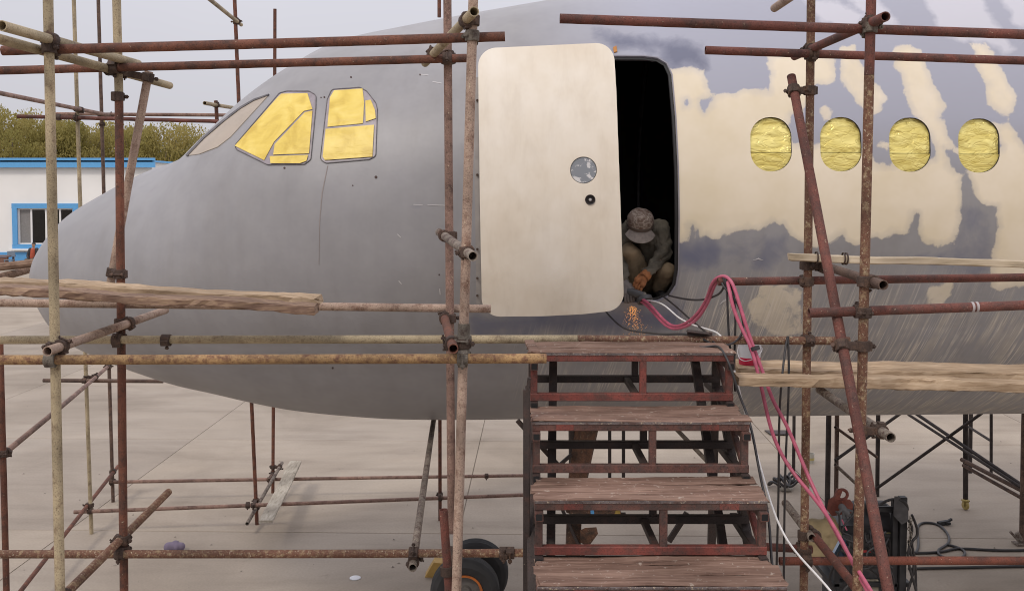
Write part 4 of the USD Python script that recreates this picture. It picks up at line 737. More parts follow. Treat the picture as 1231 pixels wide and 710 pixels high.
pipe('BR', 'long red oxide brace leaning across the right scaffold in front of the windows', [(b0 - u_ * .155, b0 + u_ * 1.86, REDOX)], r=0.0255)
for i, j in (('T1', 'PR'), ('T2', 'PRi'), ('E1', 'PR'), ('E1', 'PRi'), ('E3', 'PR'), ('E3', 'PRi'), ('E4', 'PR'), ('H3', 'PRi'), ('R6', 'PRi'), ('R7', 'PRi'), ('E5', 'PRi'), ('BR', 'PRi'), ('BR', 'PR')): clamp(i, j, CLAMPGREY if (i, j) == ('T1', 'PR') else None)
clamp_on('E6', .85)
# wooden rail tied with wire
rail = Thing('wooden_rail', 'pale squared timber rail tied to the right scaffold with wire', 'rail', at(949, 309, DI - .06))
ra, rb = at(949, 308.5, DI - .075), at(1290, 320.5, DI - .075)
rail.part('timber', plank(ra, rb, 0.05, 0.043, 4), RAILWOOD, smooth=30)
for s in (0.095, 0.20, 0.19): rail.part('wire_tie', lathe([(.031, -.004), (.036, -.004), (.036, .004), (.031, .004)], ra + (rb - ra) * s, rb - ra, 14), CLAMP)
# planks
def plank_thing(label, a, b, w, h, m, seed, up=(0, 0, 1), name='scaffold_plank'):
    P0 = at(*a); t = Thing(name, label, 'plank', P0); t.part('board', plank(P0, at(*b), w, h, seed, up, rough=1.7), m, smooth=30); return t
plank_thing('front old plank of the left pair under the nose, splintered right end', (-60, 346, 5.26), (378, 370, 5.34), 0.17, 0.042, SPLITWOOD, 1)
plank_thing('rear old plank of the left pair under the nose', (-60, 338, 5.50), (384, 360.5, 5.58), 0.19, 0.046, PALEWOOD, 2)
plank_thing('rear plank of the right pair, the paint bucket stands on its left end', (884, 441.5, 6.02), (1330, 449, 6.02), 0.34, 0.045, PALEWOOD, 3)
plank_thing('front plank of the right pair with a chipped edge', (886, 457.5, 5.46), (1330, 464, 5.46), 0.12, 0.058, PALEWOOD, 5)
pg = [on_ground(355.5, 555, .42), on_ground(319.5, 627, .38)]
tpl = Thing('grey_plank', 'weathered grey plank leaning across the low ledgers under the nose', 'plank', pg[1]); tpl.part('board', plank(pg[0], pg[1], 0.17, 0.035, 8), GREYPLANK)
single('log', sweep(spline([at(-40, 324, 10.6), at(0, 320.5, 10.5), at(46, 315.5, 10.4)], 5), 0.045, 10), BARK, 'barked pole running behind the nose at left, upper of the pair', 'log')
single('log', sweep(spline([at(-40, 341, 9.9), at(0, 333, 10.3), at(44, 321, 10.9)], 5), 0.04, 10), BARK, 'barked pole running behind the nose at left, lower of the pair', 'log')

# ------------------------------------------------------------------ stair platform
stairs = Thing('platform_stairs', 'rusty red brown steel stairs with dirty board treads leading up to the door', 'stairs', at(760, 430, 5.3) * [1, 1, 0])
dF = [5.30, 4.96, 4.62, 4.30, 3.98]; yF = [424, 506.5, 600.7, 703, 818]
XL, XR = at(637.5, 424, 5.3)[0], at(881, 424, 5.3)[0]; zT = [at(700, y, d)[2] for y, d in zip(yF, dF)]
tw = 0.040
for k in range(5):
    d, z, dep = dF[k], zT[k], 0.345
    xl, xr = XL + 0.004 * k, XR + 0.006 * k; xm = xl + (xr - xl) * 0.545 + 0.012
    red = STEELRED if k == 0 else STEEL
    zr = z - tw / 2 - 0.003; zb = z - 0.235
    stairs.part('front_rail', bar([xl, d, zr], [xr, d, zr], tw, tw), STEEL if k else STEELRED, smooth=False)
    stairs.part('lower_rail', bar([xl, d, zb], [xr, d, zb], tw, tw), STEELRED if k in (0, 2) else STEEL, smooth=False)
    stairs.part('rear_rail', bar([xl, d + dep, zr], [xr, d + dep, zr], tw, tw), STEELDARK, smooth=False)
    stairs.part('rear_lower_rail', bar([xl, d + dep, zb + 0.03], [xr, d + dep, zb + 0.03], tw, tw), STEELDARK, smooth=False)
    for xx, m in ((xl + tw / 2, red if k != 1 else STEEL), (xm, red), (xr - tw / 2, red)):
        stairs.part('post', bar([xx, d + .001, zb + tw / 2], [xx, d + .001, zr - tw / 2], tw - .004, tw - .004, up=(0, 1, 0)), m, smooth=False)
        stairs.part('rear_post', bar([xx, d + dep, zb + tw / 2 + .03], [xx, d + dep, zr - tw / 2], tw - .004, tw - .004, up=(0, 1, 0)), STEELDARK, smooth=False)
    for xx in (xl + tw / 2, xr - tw / 2):
        for zz in (zr - tw - .001, zb - tw - .001):
            s_ = stairs.part('side_rail', bar([xx, d - .055, zz], [xx, d + dep + .25, zz], tw, tw, up=(0, 0, 1)), STEELDARK if zz < zr - .1 else STEEL, smooth=False)
            stairs.part('bore', hollow_end([xx, d - .0555, zz], (0, -1, 0)), BORE, smooth=False, parent=s_)
    stairs.part('middle_rail', bar([xm - .03, d + .02, zb + .001], [xm - .05, d + dep + .02, zb + .03], tw * .8, tw * .8), STEELDARK, smooth=False)
    stairs.part('side_brace', bar([xr - tw / 2, d + .02, zb + .02], [xr - tw / 2 + .002, d + dep, zr - .05], .03, .03), STEELRED if k == 2 else STEEL, smooth=False)
    stairs.part('side_brace', bar([xl + tw / 2, d + .02, zb + .02], [xl + tw / 2 + .002, d + dep, zr - .05], .03, .03), STEELDARK, smooth=False)
    nb = 3; bw = (dep + .01) / nb
    for q in range(nb):
        yy = d - .022 + bw * (q + .5)
        stairs.part('tread_board', plank([xl - .004 + .01 * rng.uniform(-1, 1), yy, z + .004], [xr + .006 + .01 * rng.uniform(-1, 1), yy, z + .004 + .003 * rng.uniform(-1, 1)], bw - .006, .013, 20 + 3 * k + q), TREAD, smooth=30)
    stairs.part('nosing', bar([xl, d - tw / 2 - .0015, z - .004], [xr, d - tw / 2 - .0015, z - .004], .004, .012), NOSE, smooth=False)
    for fx, cm in ((0.13, STEELRED), (0.8, STEELRED)):
        if k: stairs.part('weld_patch', box([xl + (xr - xl) * fx + .02 * k, d - tw / 2 - .0012, zr], 0.09, .002, tw - .008, .0005), cm, smooth=False)
# legs: the tall dark one at the left and the raking rear legs down to the concrete
pt = at(633, 468, 4.93); pb = pt * [1, 1, 0]
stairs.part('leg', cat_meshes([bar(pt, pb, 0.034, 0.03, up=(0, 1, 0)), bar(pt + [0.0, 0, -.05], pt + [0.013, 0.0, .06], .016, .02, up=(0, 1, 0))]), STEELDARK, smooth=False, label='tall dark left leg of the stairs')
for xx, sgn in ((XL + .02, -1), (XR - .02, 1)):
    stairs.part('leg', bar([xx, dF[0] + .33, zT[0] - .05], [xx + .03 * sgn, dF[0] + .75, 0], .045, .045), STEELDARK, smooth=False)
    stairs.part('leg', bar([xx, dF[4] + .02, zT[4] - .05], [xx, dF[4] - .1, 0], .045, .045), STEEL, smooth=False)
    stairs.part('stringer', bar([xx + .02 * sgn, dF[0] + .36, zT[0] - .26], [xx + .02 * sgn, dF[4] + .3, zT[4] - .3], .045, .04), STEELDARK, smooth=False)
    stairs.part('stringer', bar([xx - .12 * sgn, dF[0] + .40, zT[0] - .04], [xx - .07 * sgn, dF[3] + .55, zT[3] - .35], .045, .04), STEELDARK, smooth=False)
stairs.part('brace', bar(at(806, 508, 5.75), at(856, 560, 5.7), .035, .02), GREYWORN, smooth=False)
stairs.part('brace', bar(at(826, 616, 5.6), at(804, 650, 5.6), .03, .03), STEELDARK, smooth=False)
stairs.part('brace', bar(at(622, 505, 5.5), at(674, 562, 5.5), .025, .025), STEELDARK, smooth=False)
stairs.part('end_board', plank([XL - .002, dF[0] + .35, zT[0] + .006], [XL + .03, dF[0] - .03, zT[0] + .006], .055, .02, 77), TREAD, smooth=30)

# ------------------------------------------------------------------ undercarriage leg, wheels
RUSTLEG = worn('rusty_gear_leg', (0.15, 0.075, 0.045), (0.06, 0.04, 0.03), 0.45, 0.62, 0.64, scale=10)
ug = Thing('undercarriage_leg', 'rusty undercarriage leg with a cross cylinder seen through the stairs', 'landing gear', on_ground(688, 770))
D_ = 9.6
ug.part('strut', sweep(spline([at(712, 470, D_), at(704, 520, D_), at(697, 560, D_), at(690, 615, D_)], 5), np.linspace(.13, .085, 16), 9), RUSTLEG, label='gnarled upper strut')
ug.part('strut_side', sweep([at(689, 480, D_ + .05), at(690, 556, D_ + .05)], .05, 8), STEELDARK)
ug.part('cylinder', lathe([(0, -.24), (.07, -.24), (.075, -.22), (.075, .10), (.06, .12), (.05, .24), (.0, .24)], at(716, 619, D_ - .12), (1, 0, 0), 20), RUSTLEG)
ug.part('blue_band', lathe([(.076, -.017), (.08, -.015), (.08, .015), (.076, .017)], at(711.5, 619, D_ - .12), (1, 0, 0), 20), BLUE)
ug.part('yellow_end', lathe([(.051, -.03), (.058, -.025), (.058, .025), (.051, .03)], at(741.5, 619.5, D_ - .12), (1, 0, 0), 18), flat('dirty_yellow_paint', (0.42, 0.28, 0.06), 0.6))
ug.part('rod', sweep([at(745, 619, D_ - .12), at(752, 619, D_ - .12)], .03, 10), STEELDARK)
lo = on_ground(688, 770); lo[1] = D_; lo[2] = 0
ug.part('lower_leg', bar(at(690, 622, D_), [at(686, 700, D_)[0], D_, 0.03], .14, .12, up=(0, 1, 0)), RUSTLEG, smooth=False)
ug.part('foot_plate', box([at(686, 700, D_)[0], D_, 0.02], .4, .4, .04), RUSTLEG, smooth=False)
ug.part('torque_link', cat_meshes([bar(at(676, 612, D_ - .1), at(706, 678, D_ - .1), .04, .03), bar(at(656, 541, D_ - .1), at(672, 559, D_ - .1), .045, .03), bar(at(672, 559, D_ - .1), at(687, 546, D_ - .1), .045, .03)]), STEELDARK, smooth=False)
blk = trimesh.convex.convex_hull(np.vstack([at(x_, y_, d_) for x_, y_, d_ in [(697, 637, 9.45), (703, 634, 9.4), (717, 633, 9.4), (719, 641, 9.4), (708, 656, 9.45), (698, 652, 9.5), (697, 637, 9.7), (717, 633, 9.7), (708, 656, 9.7)]]))
ug.part('casting', blk, RUSTLEG, smooth=False)
TYRE = flat('black_tyre_rubber', (0.022, 0.021, 0.021), 0.75, var=0.25)
ORANGE = flat('orange_rim_paint', (0.42, 0.12, 0.025), 0.5, var=0.25)
def wheel(px, yc_, label, rad, group=None):
    c = np.array([at(px, 700, yc_)[0], yc_, rad]); t = Thing('wheel', label, 'wheel', c * [1, 1, 0])
    prof = [(rad * .52, -.07), (rad * .60, -.10), (rad * .80, -.118), (rad * .93, -.10), (rad * .985, -.07)]
    for g_ in (-.045, -.015, .015, .045): prof += [(rad, g_ - .011), (rad, g_ + .007), (rad - .009, g_ + .009), (rad - .009, g_ + .013)]
    prof += [(rad * .985, .07), (rad * .93, .10), (rad * .80, .118), (rad * .60, .10), (rad * .52, .07)]
    t.part('tyre', lathe(prof, c, (0, 1, 0), 56), TYRE, smooth=35)
    t.part('rim', lathe([(rad * .44, -.045), (rad * .47, -.08), (rad * .53, -.085), (rad * .54, -.07), (rad * .54, .07), (rad * .47, .08)], c, (0, 1, 0), 40), ORANGE, smooth=35)
    t.part('hub', lathe([(0, -.06), (rad * .16, -.06), (rad * .2, -.03), (rad * .45, -.02), (rad * .46, .02), (0, .02)], c, (0, 1, 0), 32), flat('hub_grey_%d' % px, (0.10, 0.09, 0.08), 0.5), smooth=35)
    return t, c
wh, wc = wheel(559, 9.85, 'nearer black tyre with an orange rim below the door', .345)
wheel(571.5, 10.32, 'farther black tyre just behind the orange rimmed one', .345)
single('axle', sweep([wc + [0, .12, 0], wc + [.02, .36, 0]], .035, 14), STEELDARK, 'short dark axle between the two black tyres', 'axle')
ch = on_ground(521, 706); single('wheel_chock', trimesh.convex.convex_hull(ch + np.array([[-.12, -.06, 0], [.10, -.06, 0], [-.12, .1, 0], [.10, .1, 0], [-.02, -.06, .17], [.1, -.06, .16], [.1, .1, .16], [-.02, .1, .17]]) + [0, .35, 0]), flat('yellow_chock_paint', (0.42, 0.26, 0.07), 0.7), 'small yellow chock beside the nearer tyre', 'wheel chock', smooth=False)

# ------------------------------------------------------------------ hoses and cables
def cable(name, label, cat, pts, r, m, n=8, sides=8):
    return single(name, sweep(spline([at(*q) for q in pts], n), r, sides), m, label, cat, smooth=60)
cable('air_hose', 'pink hose strand on the right of the hanging pair', 'hose', [(768, 359, 7.72), (779, 364, 7.55), (793, 379, 7.3), (808, 391, 7.0), (823, 389, 6.7), (837, 378, 6.4), (848, 362, 6.2), (854, 346, 6.0), (861, 335, 5.86), (870, 332, 5.80), (878, 337, 5.76), (886, 356, 5.72), (895, 385, 5.68), (904, 412, 5.66), (918, 450, 5.62), (930, 482, 5.58), (944, 508, 5.54), (967, 561, 5.46), (1001, 632, 5.2), (1051, 716, 4.74), (1100, 800, 4.5), (1130, 900, 4.3)], 0.0105, PINKHOSE)
cable('air_hose', 'pink hose strand on the left of the hanging pair', 'hose', [(767, 361, 7.74), (777, 367, 7.58), (791, 382, 7.33), (806, 394, 7.03), (822, 393, 6.73), (838, 383, 6.4), (850, 365, 6.2), (857, 348, 6.0), (864, 336, 5.88), (871, 334, 5.83), (876, 345, 5.75), (880, 364, 5.71), (890, 391, 5.68), (901, 414, 5.64), (909, 440, 5.61), (917, 473, 5.58), (930, 524, 5.54), (954, 568, 5.46), (994, 619, 5.22), (1046, 716, 4.8), (1096, 800, 4.55), (1124, 900, 4.35)], 0.0105, PINKHOSE)
hw_ = at(907, 419, 5.64); single('hose_tie', lathe([(.026, -.012), (.031, -.01), (.031, .01), (.026, .012)], hw_, at(918, 450, 5.6) - hw_, 12), BLACKCABLE, 'black tape tie round the pink hoses above the bucket', 'tie')
cable('power_cable', 'white cable curving from the worker down to the stair platform', 'cable', [(773, 361, 7.7), (786, 362, 7.5), (800, 368, 7.2), (814, 380, 6.9), (828, 388, 6.6), (843, 393.5, 6.3), (858, 398, 6.05), (868, 406, 5.8), (875, 420, 5.68), (884, 450, 5.64), (894, 490, 5.62), (904, 525, 5.58), (910, 545, 5.5), (923, 592, 5.3), (940, 637, 5.1), (961, 668, 4.95), (1001, 713, 4.75), (1030, 770, 4.6)], 0.0058, WHITECABLE)
BC = [('black cable sagging from the door corner to the red ledger end', [(804, 355, 7.5), (822, 359, 7.0), (845, 360, 6.4), (861, 355, 6.0), (869, 347, 5.82), (873, 334, 5.79)]),
      ('black cable running from the door corner down to the platform edge', [(797, 356, 7.6), (818, 373, 7.1), (836, 389, 6.5), (852, 403, 5.9), (861, 414, 5.64), (872, 420, 5.6)]),
      ('leftmost black cable hanging straight down from the red ledger end', [(872, 333, 5.79), (874, 353, 5.77), (875.5, 391, 5.76), (878, 424, 5.75), (880, 470, 5.75)]),
      ('second black cable hanging straight down from the red ledger end', [(877, 334, 5.79), (882, 355, 5.77), (884, 385, 5.76), (883, 425, 5.75), (884, 470, 5.75)]),
      ('black cable looping from the red ledger end back to the platform', [(868, 340, 5.79), (875, 350, 5.76), (886, 364, 5.74), (893, 385, 5.72), (892, 400, 5.7), (883, 411, 5.66), (868, 415, 5.6)]),
      ('black cable lying on the platform end and dropping past the stairs', [(841, 417, 5.48), (852, 416.5, 5.46), (861, 416, 5.42), (870, 424, 5.28), (878, 441, 5.22), (888, 472, 5.2), (900, 504, 5.15), (910, 550, 5.0), (916, 581, 4.95), (924, 624, 4.85), (928, 676, 4.7), (934, 716, 4.6), (938, 800, 4.5)]),
      ('black cable drooping below the door sill left of the sparks', [(728, 374, 7.5), (736, 383, 7.3), (748, 393, 7.0), (764, 398, 6.6), (782, 400, 6.3), (805, 401.5, 5.95), (828, 402, 5.79), (846, 408, 5.7), (858, 416, 5.6)]),
      ('black cable hung over the rusty ledger, left drop', [(947, 404, 5.70), (944, 420, 5.67), (940, 455, 5.6), (937, 500, 5.6), (936, 580, 5.6), (934, 665, 5.6), (933, 730, 5.6)]),
      ('black cable hung over the rusty ledger, right drop', [(947, 404, 5.70), (948, 425, 5.68), (948, 470, 5.66), (945, 540, 5.66), (943, 620, 5.66), (942, 720, 5.66)])]
for l_, p_ in BC: cable('black_cable', l_, 'cable', p_, 0.0068, BLACKCABLE)
t_ = Thing('cable_knot', 'tangle of black cable tied round the red ledger end', 'cable', at(872, 340, 5.8))
for k in range(3):
    a_ = np.linspace(0, 6.6, 22); c_ = at(870 + 4 * k, 339, 5.82); t_.part('loop', sweep(np.stack([c_[0] + .006 * a_ - .02, c_[1] + .036 * np.cos(a_), c_[2] + .036 * np.sin(a_) - .004 * k], 1), .0075, 7), BLACKCABLE)
br_ = Thing('angle_bracket', 'small dark angle iron lying on the ledger above the platform', 'bracket', at(838, 400, 5.70)); br_.part('web', bar(at(826, 399, 5.72), at(856, 402.5, 5.72), .012, .03), STEELDARK, smooth=False); br_.part('flange', bar(at(826, 398, 5.70), at(852, 401, 5.70), .05, .008), STEELDARK, smooth=False)

# paint bucket
bc = at(901, 438, 6.0); bk = Thing('paint_bucket', 'white paint bucket with a red lower band standing on the right planks', 'bucket', bc)
bk.part('body', lathe([(.0, .002), (.058, .002), (.061, .005), (.064, .045), (.0645, .046), (.068, .125), (.070, .127), (.070, .132), (.065, .132), (.061, .01), (0, .008)], bc, sides=32), flat('bucket_white', (0.50, 0.50, 0.52), 0.4, var=0.1), smooth=40)
bk.part('red_band', lathe([(.0622, .004), (.0655, .048)], bc, sides=32), flat('bucket_red', (0.42, 0.012, 0.05), 0.4, var=0.2), smooth=40)
bk.part('lid', lathe([(0, .128), (.062, .127), (.066, .134)], bc, sides=32), flat('bucket_lid', (0.40, 0.40, 0.41), 0.4), smooth=40)
bk.part('handle', sweep(spline([bc + [-.069, 0, .11], bc + [-.05, -.07, .035], bc + [.02, -.085, .06], bc + [.069, 0, .11]], 6), .0025, 6), flat('handle_wire', (0.5, 0.48, 0.5), 0.35))

# ------------------------------------------------------------------ far right scaffold towers
def tower(name, label, posts, bars, base_ref):
    t = Thing(name, label, 'scaffold tower', base_ref)
    for px, py, tilt, r, m in posts:
        b = on_ground(px, py); tp = b + [tilt, 0, 5.2]; t.part('post', tube(b, tp, r, sides=12), m, smooth=40)
    for a, b, r, m in bars: t.part('brace', tube(at(*a), at(*b), r, sides=10), m, smooth=40)
    return t
q1, q2, q3 = to_floor(1160, 611), to_floor(1166, 568), to_floor(1228, 652)
tw1 = tower('scaffold_tower', 'dark wheeled scaffold tower at the far right behind the fuselage', [(1166, 568, 0, .03, DARKTUBE), (1228.5, 652, 0, .034, DULL)],
      [((1160.7, 470, q1), (1160.7, 601, q1), .034, DARKTUBE), ((1191.5, 470, 14.2), (1191.5, 572, 14.2), .022, DARKTUBE), ((1165, 513, q2), (1192, 530, 14.2), .02, DARKTUBE), ((1092, 498, 14.2), (1227, 585, q3 + .05), .02, DARKTUBE), ((1100, 496, 14.2), (1229, 583, q3 + .1), .024, DARKTUBE),
       ((1156, 552, q1 - .03), (1228, 589, q3 + .08), .028, DULL), ((1158, 559, q1 - .03), (1228, 598, q3 + .08), .024, DULL), ((1182, 495, q1 - .2), (1052, 588, 14.0), .022, DARKTUBE)], on_ground(1190, 600))
cc = on_ground(1160.5, 612); tw1.part('caster', cat_meshes([lathe([(0, -.02), (.05, -.022), (.06, -.012), (.06, .012), (.05, .022), (0, .02)], cc + [0, 0, .06], (1, .3, 0), 20), box(cc + [0, 0, .125], .09, .07, .02), box(cc + [.035, .01, .09], .008, .05, .08), box(cc + [-.035, -.01, .09], .008, .05, .08)]), flat('caster_yellow', (0.33, 0.25, 0.08), 0.6), label='yellowish caster')
fb = on_ground(1224, 654); tw1.part('foot_bracket', cat_meshes([bar(fb + [-.1, 0, .16], fb + [.03, 0, .02], .03, .03), bar(fb + [-.02, 0, .15], fb + [.05, 0, .02], .03, .05), box(fb + [0.03, 0, .012], .16, .14, .024)]), GREYWORN, smooth=False)
q4 = to_floor(1000, 610)
tower('scaffold_tower', 'dark scaffold frame behind the machine at lower right', [(994.5, 612, .03, .036, DARKTUBE), (1005, 609, 0, .030, DULL), (1054.5, 596, 0, .030, DARKTUBE), (954, 566, 0, .026, DARKTUBE)],
      [((1082, 497, q4 + .3), (1004, 553, q4 - .05), .022, DARKTUBE), ((1004, 513, q4 - .05), (1054, 549, q4 + .4), .02, DULL), ((1004, 558, q4 - .05), (1054, 604, q4 + .3), .022, GREYWORN)], on_ground(1005, 600))
S('V1', 'left of two thin dark uprights seen between the top stair treads', (733, 470, to_floor(733, 592)), (733, 592, to_floor(733, 592)), DARKTUBE)
S('V2', 'right of two thin dark uprights seen between the top stair treads', (749.5, 470, to_floor(749, 593)), (749.5, 593, to_floor(749, 593)), DARKTUBE)

# ------------------------------------------------------------------ machine at the right and small things on the ground
MD = 9.9
BLK = flat('black_machine_paint', (0.02, 0.019, 0.02), 0.5, var=0.4); DGREY = flat('dark_grey_machine_paint', (0.05, 0.047, 0.047), 0.5, var=0.35, scale=16)
mb = at(1040, 700, MD) * [1, 1, 0]; mc = Thing('welding_machine', 'black welding machine in an upright steel frame at lower right', 'machine', mb)
def pxbox(x0, y0, x1, y1, d, dep, cham=.012):
    a, b = at(x0, y0, d), at(x1, y1, d); return box([(a[0] + b[0]) / 2, d + dep / 2, (a[2] + b[2]) / 2], abs(b[0] - a[0]), dep, abs(a[2] - b[2]), cham)
zb_ = 0.0
def pxcol(x0, x1, ytop, d, dep): a, b = at(x0, ytop, d), at(x1, ytop, d); return box([(a[0] + b[0]) / 2, d + dep / 2, a[2] / 2], b[0] - a[0], dep, a[2], .008)
mc.part('frame_post', pxcol(1074, 1080, 600, MD - .1, .06), BLK, smooth=False); mc.part('frame_post', pxcol(1083, 1091, 598, MD - .14, .08), BLK, smooth=False)
mc.part('frame_post', pxcol(1004, 1010, 634, MD - .1, .06), BLK, smooth=False)
mc.part('frame_bar', pxbox(1054, 609, 1082, 616, MD - .09, .05), BLK, smooth=False)
mc.part('frame_bar', pxbox(1054, 617, 1076, 623, MD + .35, .05), BLK, smooth=False)
arm = trimesh.convex.convex_hull(np.vstack([at(x_, y_, MD + o) for o in (-.2, -.05) for x_, y_ in [(1075, 596), (1081, 596), (1092, 612), (1092, 626), (1084, 630), (1074, 619)]]))
mc.part('arm', arm, DGREY, smooth=False)
mc.part('case', pxbox(1008, 643, 1074, 745, MD, .5), DGREY, smooth=False)
mc.part('case_top', pxbox(1006, 632, 1060, 645, MD + .04, .4), BLK, smooth=False)
mc.part('shroud', lathe([(0, -.20), (.16, -.2), (.2, -.15), (.2, .15), (.16, .2), (0, .2)], at(1045, 625, MD + .25), (1, 0, 0), 24), BLK)
mc.part('louvre_panel', pxbox(1034, 658, 1058, 682, MD - .012, .012, .003), BLK, smooth=False)
mc.part('red_mark', cat_meshes([pxbox(1037, 660.8, 1042, 663.6, MD - .016, .004, .001), pxbox(1043.5, 660.5, 1049.5, 663.6, MD - .016, .004, .001)]), flat('red_lettering', (0.42, 0.04, 0.04), 0.5), smooth=False)
for y_ in (668, 672, 676, 680): mc.part('slot', pxbox(1036, y_, 1056, y_ + 1.6, MD - .02, .01, .002), DGREY, smooth=False)
mc.part('yellow_panel', pxbox(1060, 629, 1072, 652, MD + .06, .03), flat('dusty_yellow_panel', (0.33, 0.27, 0.11), 0.7), smooth=False)
mc.part('blue_drum', lathe([(0, -.1), (.075, -.1), (.08, -.09), (.08, .09), (.075, .1), (0, .1)], at(1009, 661, MD - .08), (0, 0, 1), 20), flat('dark_blue_plastic', (0.03, 0.06, 0.10), 0.5))
mc.part('lower_shelf', pxbox(1000, 700, 1095, 706, MD - .1, .6), BLK, smooth=False)
mc.part('pale_box', pxbox(1034, 697, 1056, 712, MD - .06, .05), flat('dusty_pale_box', (0.30, 0.26, 0.19), 0.7), smooth=False)
for dx in (-.25, .35): mc.part('castor', lathe([(0, -.03), (.08, -.03), (.09, 0), (.08, .03), (0, .03)], [mb[0] + dx, MD + .2, .09], (1, 0, 0), 18), BLACKRUBBER)
mc.part('top_cable', cat_meshes([sweep(spline([at(1058, 606, MD - .1), at(1072, 600, MD - .15), at(1084, 601, MD - .2), at(1091, 612, MD - .15)], 6), .014, 7)]), BLACKCABLE)
for k in range(3): mc.part('front_cable', sweep(spline([at(1040 + 6 * k, 640 - 3 * k, MD - .05), at(1046 + 7 * k, 655 + 4 * k, MD - .12), at(1058 + 4 * k, 662 - 6 * k, MD - .1), at(1064 + 3 * k, 690, MD - .06)], 6), .012, 6), BLACKCABLE)
for k, pts in enumerate([[(1096, 618), (1101, 630), (1102, 644), (1097, 650), (1099, 668), (1101, 700), (1103, 720)], [(1092, 625), (1096, 640), (1093, 655), (1098, 676), (1096, 695), (1090, 715)], [(1097, 650), (1092, 662), (1094, 684), (1100, 705), (1102, 740)]]):
    mc.part('hanging_cable', sweep(spline([at(x_, y_, MD - .16 - .02 * k) for x_, y_ in pts], 6), .013, 7), BLACKCABLE)
g_ = np.random.default_rng(91)
for k in range(11):
    x_, y_ = g_.uniform(1004, 1068), g_.uniform(612, 660); pts = [at(x_, y_, MD - .12 - .02 * k)]
    for j in range(4): x_ += g_.normal(0, 11); y_ += g_.uniform(2, 26); pts.append(at(np.clip(x_, 998, 1084), y_, MD - .12 - .02 * k - .04 * g_.uniform()))
    mc.part('tangled_cable', sweep(spline(pts, 6), .009 + .006 * g_.uniform(), 6), BLACKCABLE)
lk = []
for k in range(13):
    c_ = at(1094 + 1.4 * math.sin(k), 622 + 2.6 * k, MD - .2); a_ = np.linspace(0, 2 * np.pi, 13)
    s_ = np.array([1, 0, 0]) if k % 2 else np.array([.3, 1, 0]); lk.append(sweep(c_ + .013 * np.cos(a_)[:, None] * s_ + .017 * np.sin(a_)[:, None] * np.array([0, 0, 1]), .0045, 6, cap=False))
mc.part('chain', cat_meshes(lk), CLAMPGREY)
ORED = flat('orange_red_casting', (0.17, 0.045, 0.028), 0.6, var=0.35, scale=25)
oc = Thing('hoist_block', 'orange red metal block with a ring on top of the black machine', 'hoist', at(1008, 605, MD))
a_ = np.linspace(0, 2 * np.pi, 20); rc_ = at(1012, 594, MD - .1)
oc.part('body', trimesh.convex.convex_hull(np.vstack([at(x_, y_, MD + o) for o in (-.12, .12) for x_, y_ in [(994, 612), (996, 600), (1003, 597), (1010, 601), (1022, 600), (1026, 606), (1024, 616), (1000, 620)]])), ORED, smooth=30)
oc.part('ring', sweep(rc_ + .055 * np.cos(a_)[:, None] * [1, 0, 0] + .05 * np.sin(a_)[:, None] * [0, 0, 1], .016, 8, cap=False), ORED)
oc.part('neck', cat_meshes([bar(at(1004, 602, MD - .1), at(1009, 588, MD - .1), .05, .05), bar(at(1000, 600, MD - .05), at(1014, 604, MD - .14), .06, .05)]), ORED, smooth=False)
gl = Thing('work_glove', 'grey crumpled glove lying on the black machine', 'glove', at(1016, 612, MD - .2))
gl.part('palm', blob_chain([(at(1012, 609, MD - .2), .035, at(1018, 616, MD - .22), .03), (at(1018, 616, MD - .22), .016, at(1023, 621, MD - .22), .012), (at(1017, 617, MD - .22), .015, at(1020, 624, MD - .22), .012), (at(1014, 616, MD - .22), .014, at(1014, 623, MD - .22), .012), (at(1012, 612, MD - .22), .014, at(1007, 617, MD - .22), .012), (at(1017, 612, MD - .2), .014, at(1024, 614, MD - .2), .012)], .012, 6), flat('grey_cotton', (0.12, 0.115, 0.115), 0.9, var=.4))
gl2 = blob_chain([(at(980, 634, MD - .3), .09, at(996, 640, MD - .25), .13), (at(996, 640, MD - .25), .13, at(985, 662, MD - .3), .10), (at(980, 655, MD - .3), .08, at(978, 672, MD - .3), .06), (at(998, 628, MD - .2), .06, at(990, 650, MD - .3), .1)], .03, 5)
q = np.asarray(gl2.vertices); gl2.vertices = q + (meshkit.fbm(q * 9, 3, 5) - .5)[:, None] * .07 * gl2.vertex_normals
single('sack', gl2, flat('pale_yellow_sack', (0.25, 0.19, 0.10), 0.85, var=0.2, scale=7, bump=.3), 'pale yellow sack hanging at the left side of the black machine', 'sack', smooth=50)
single('blue_strap', bar(at(1009, 650, MD - .55), at(994, 678, MD - .6), .03, .006), flat('pale_blue_strap', (0.22, 0.27, 0.35), 0.7), 'pale blue strap hanging beside the yellow sack', 'strap')
single('pink_rag', bar(at(1012, 624, MD - .3), at(1018, 637, MD - .32), .02, .012), PINKHOSE, 'short pink piece of hose tucked into the black machine', 'hose')
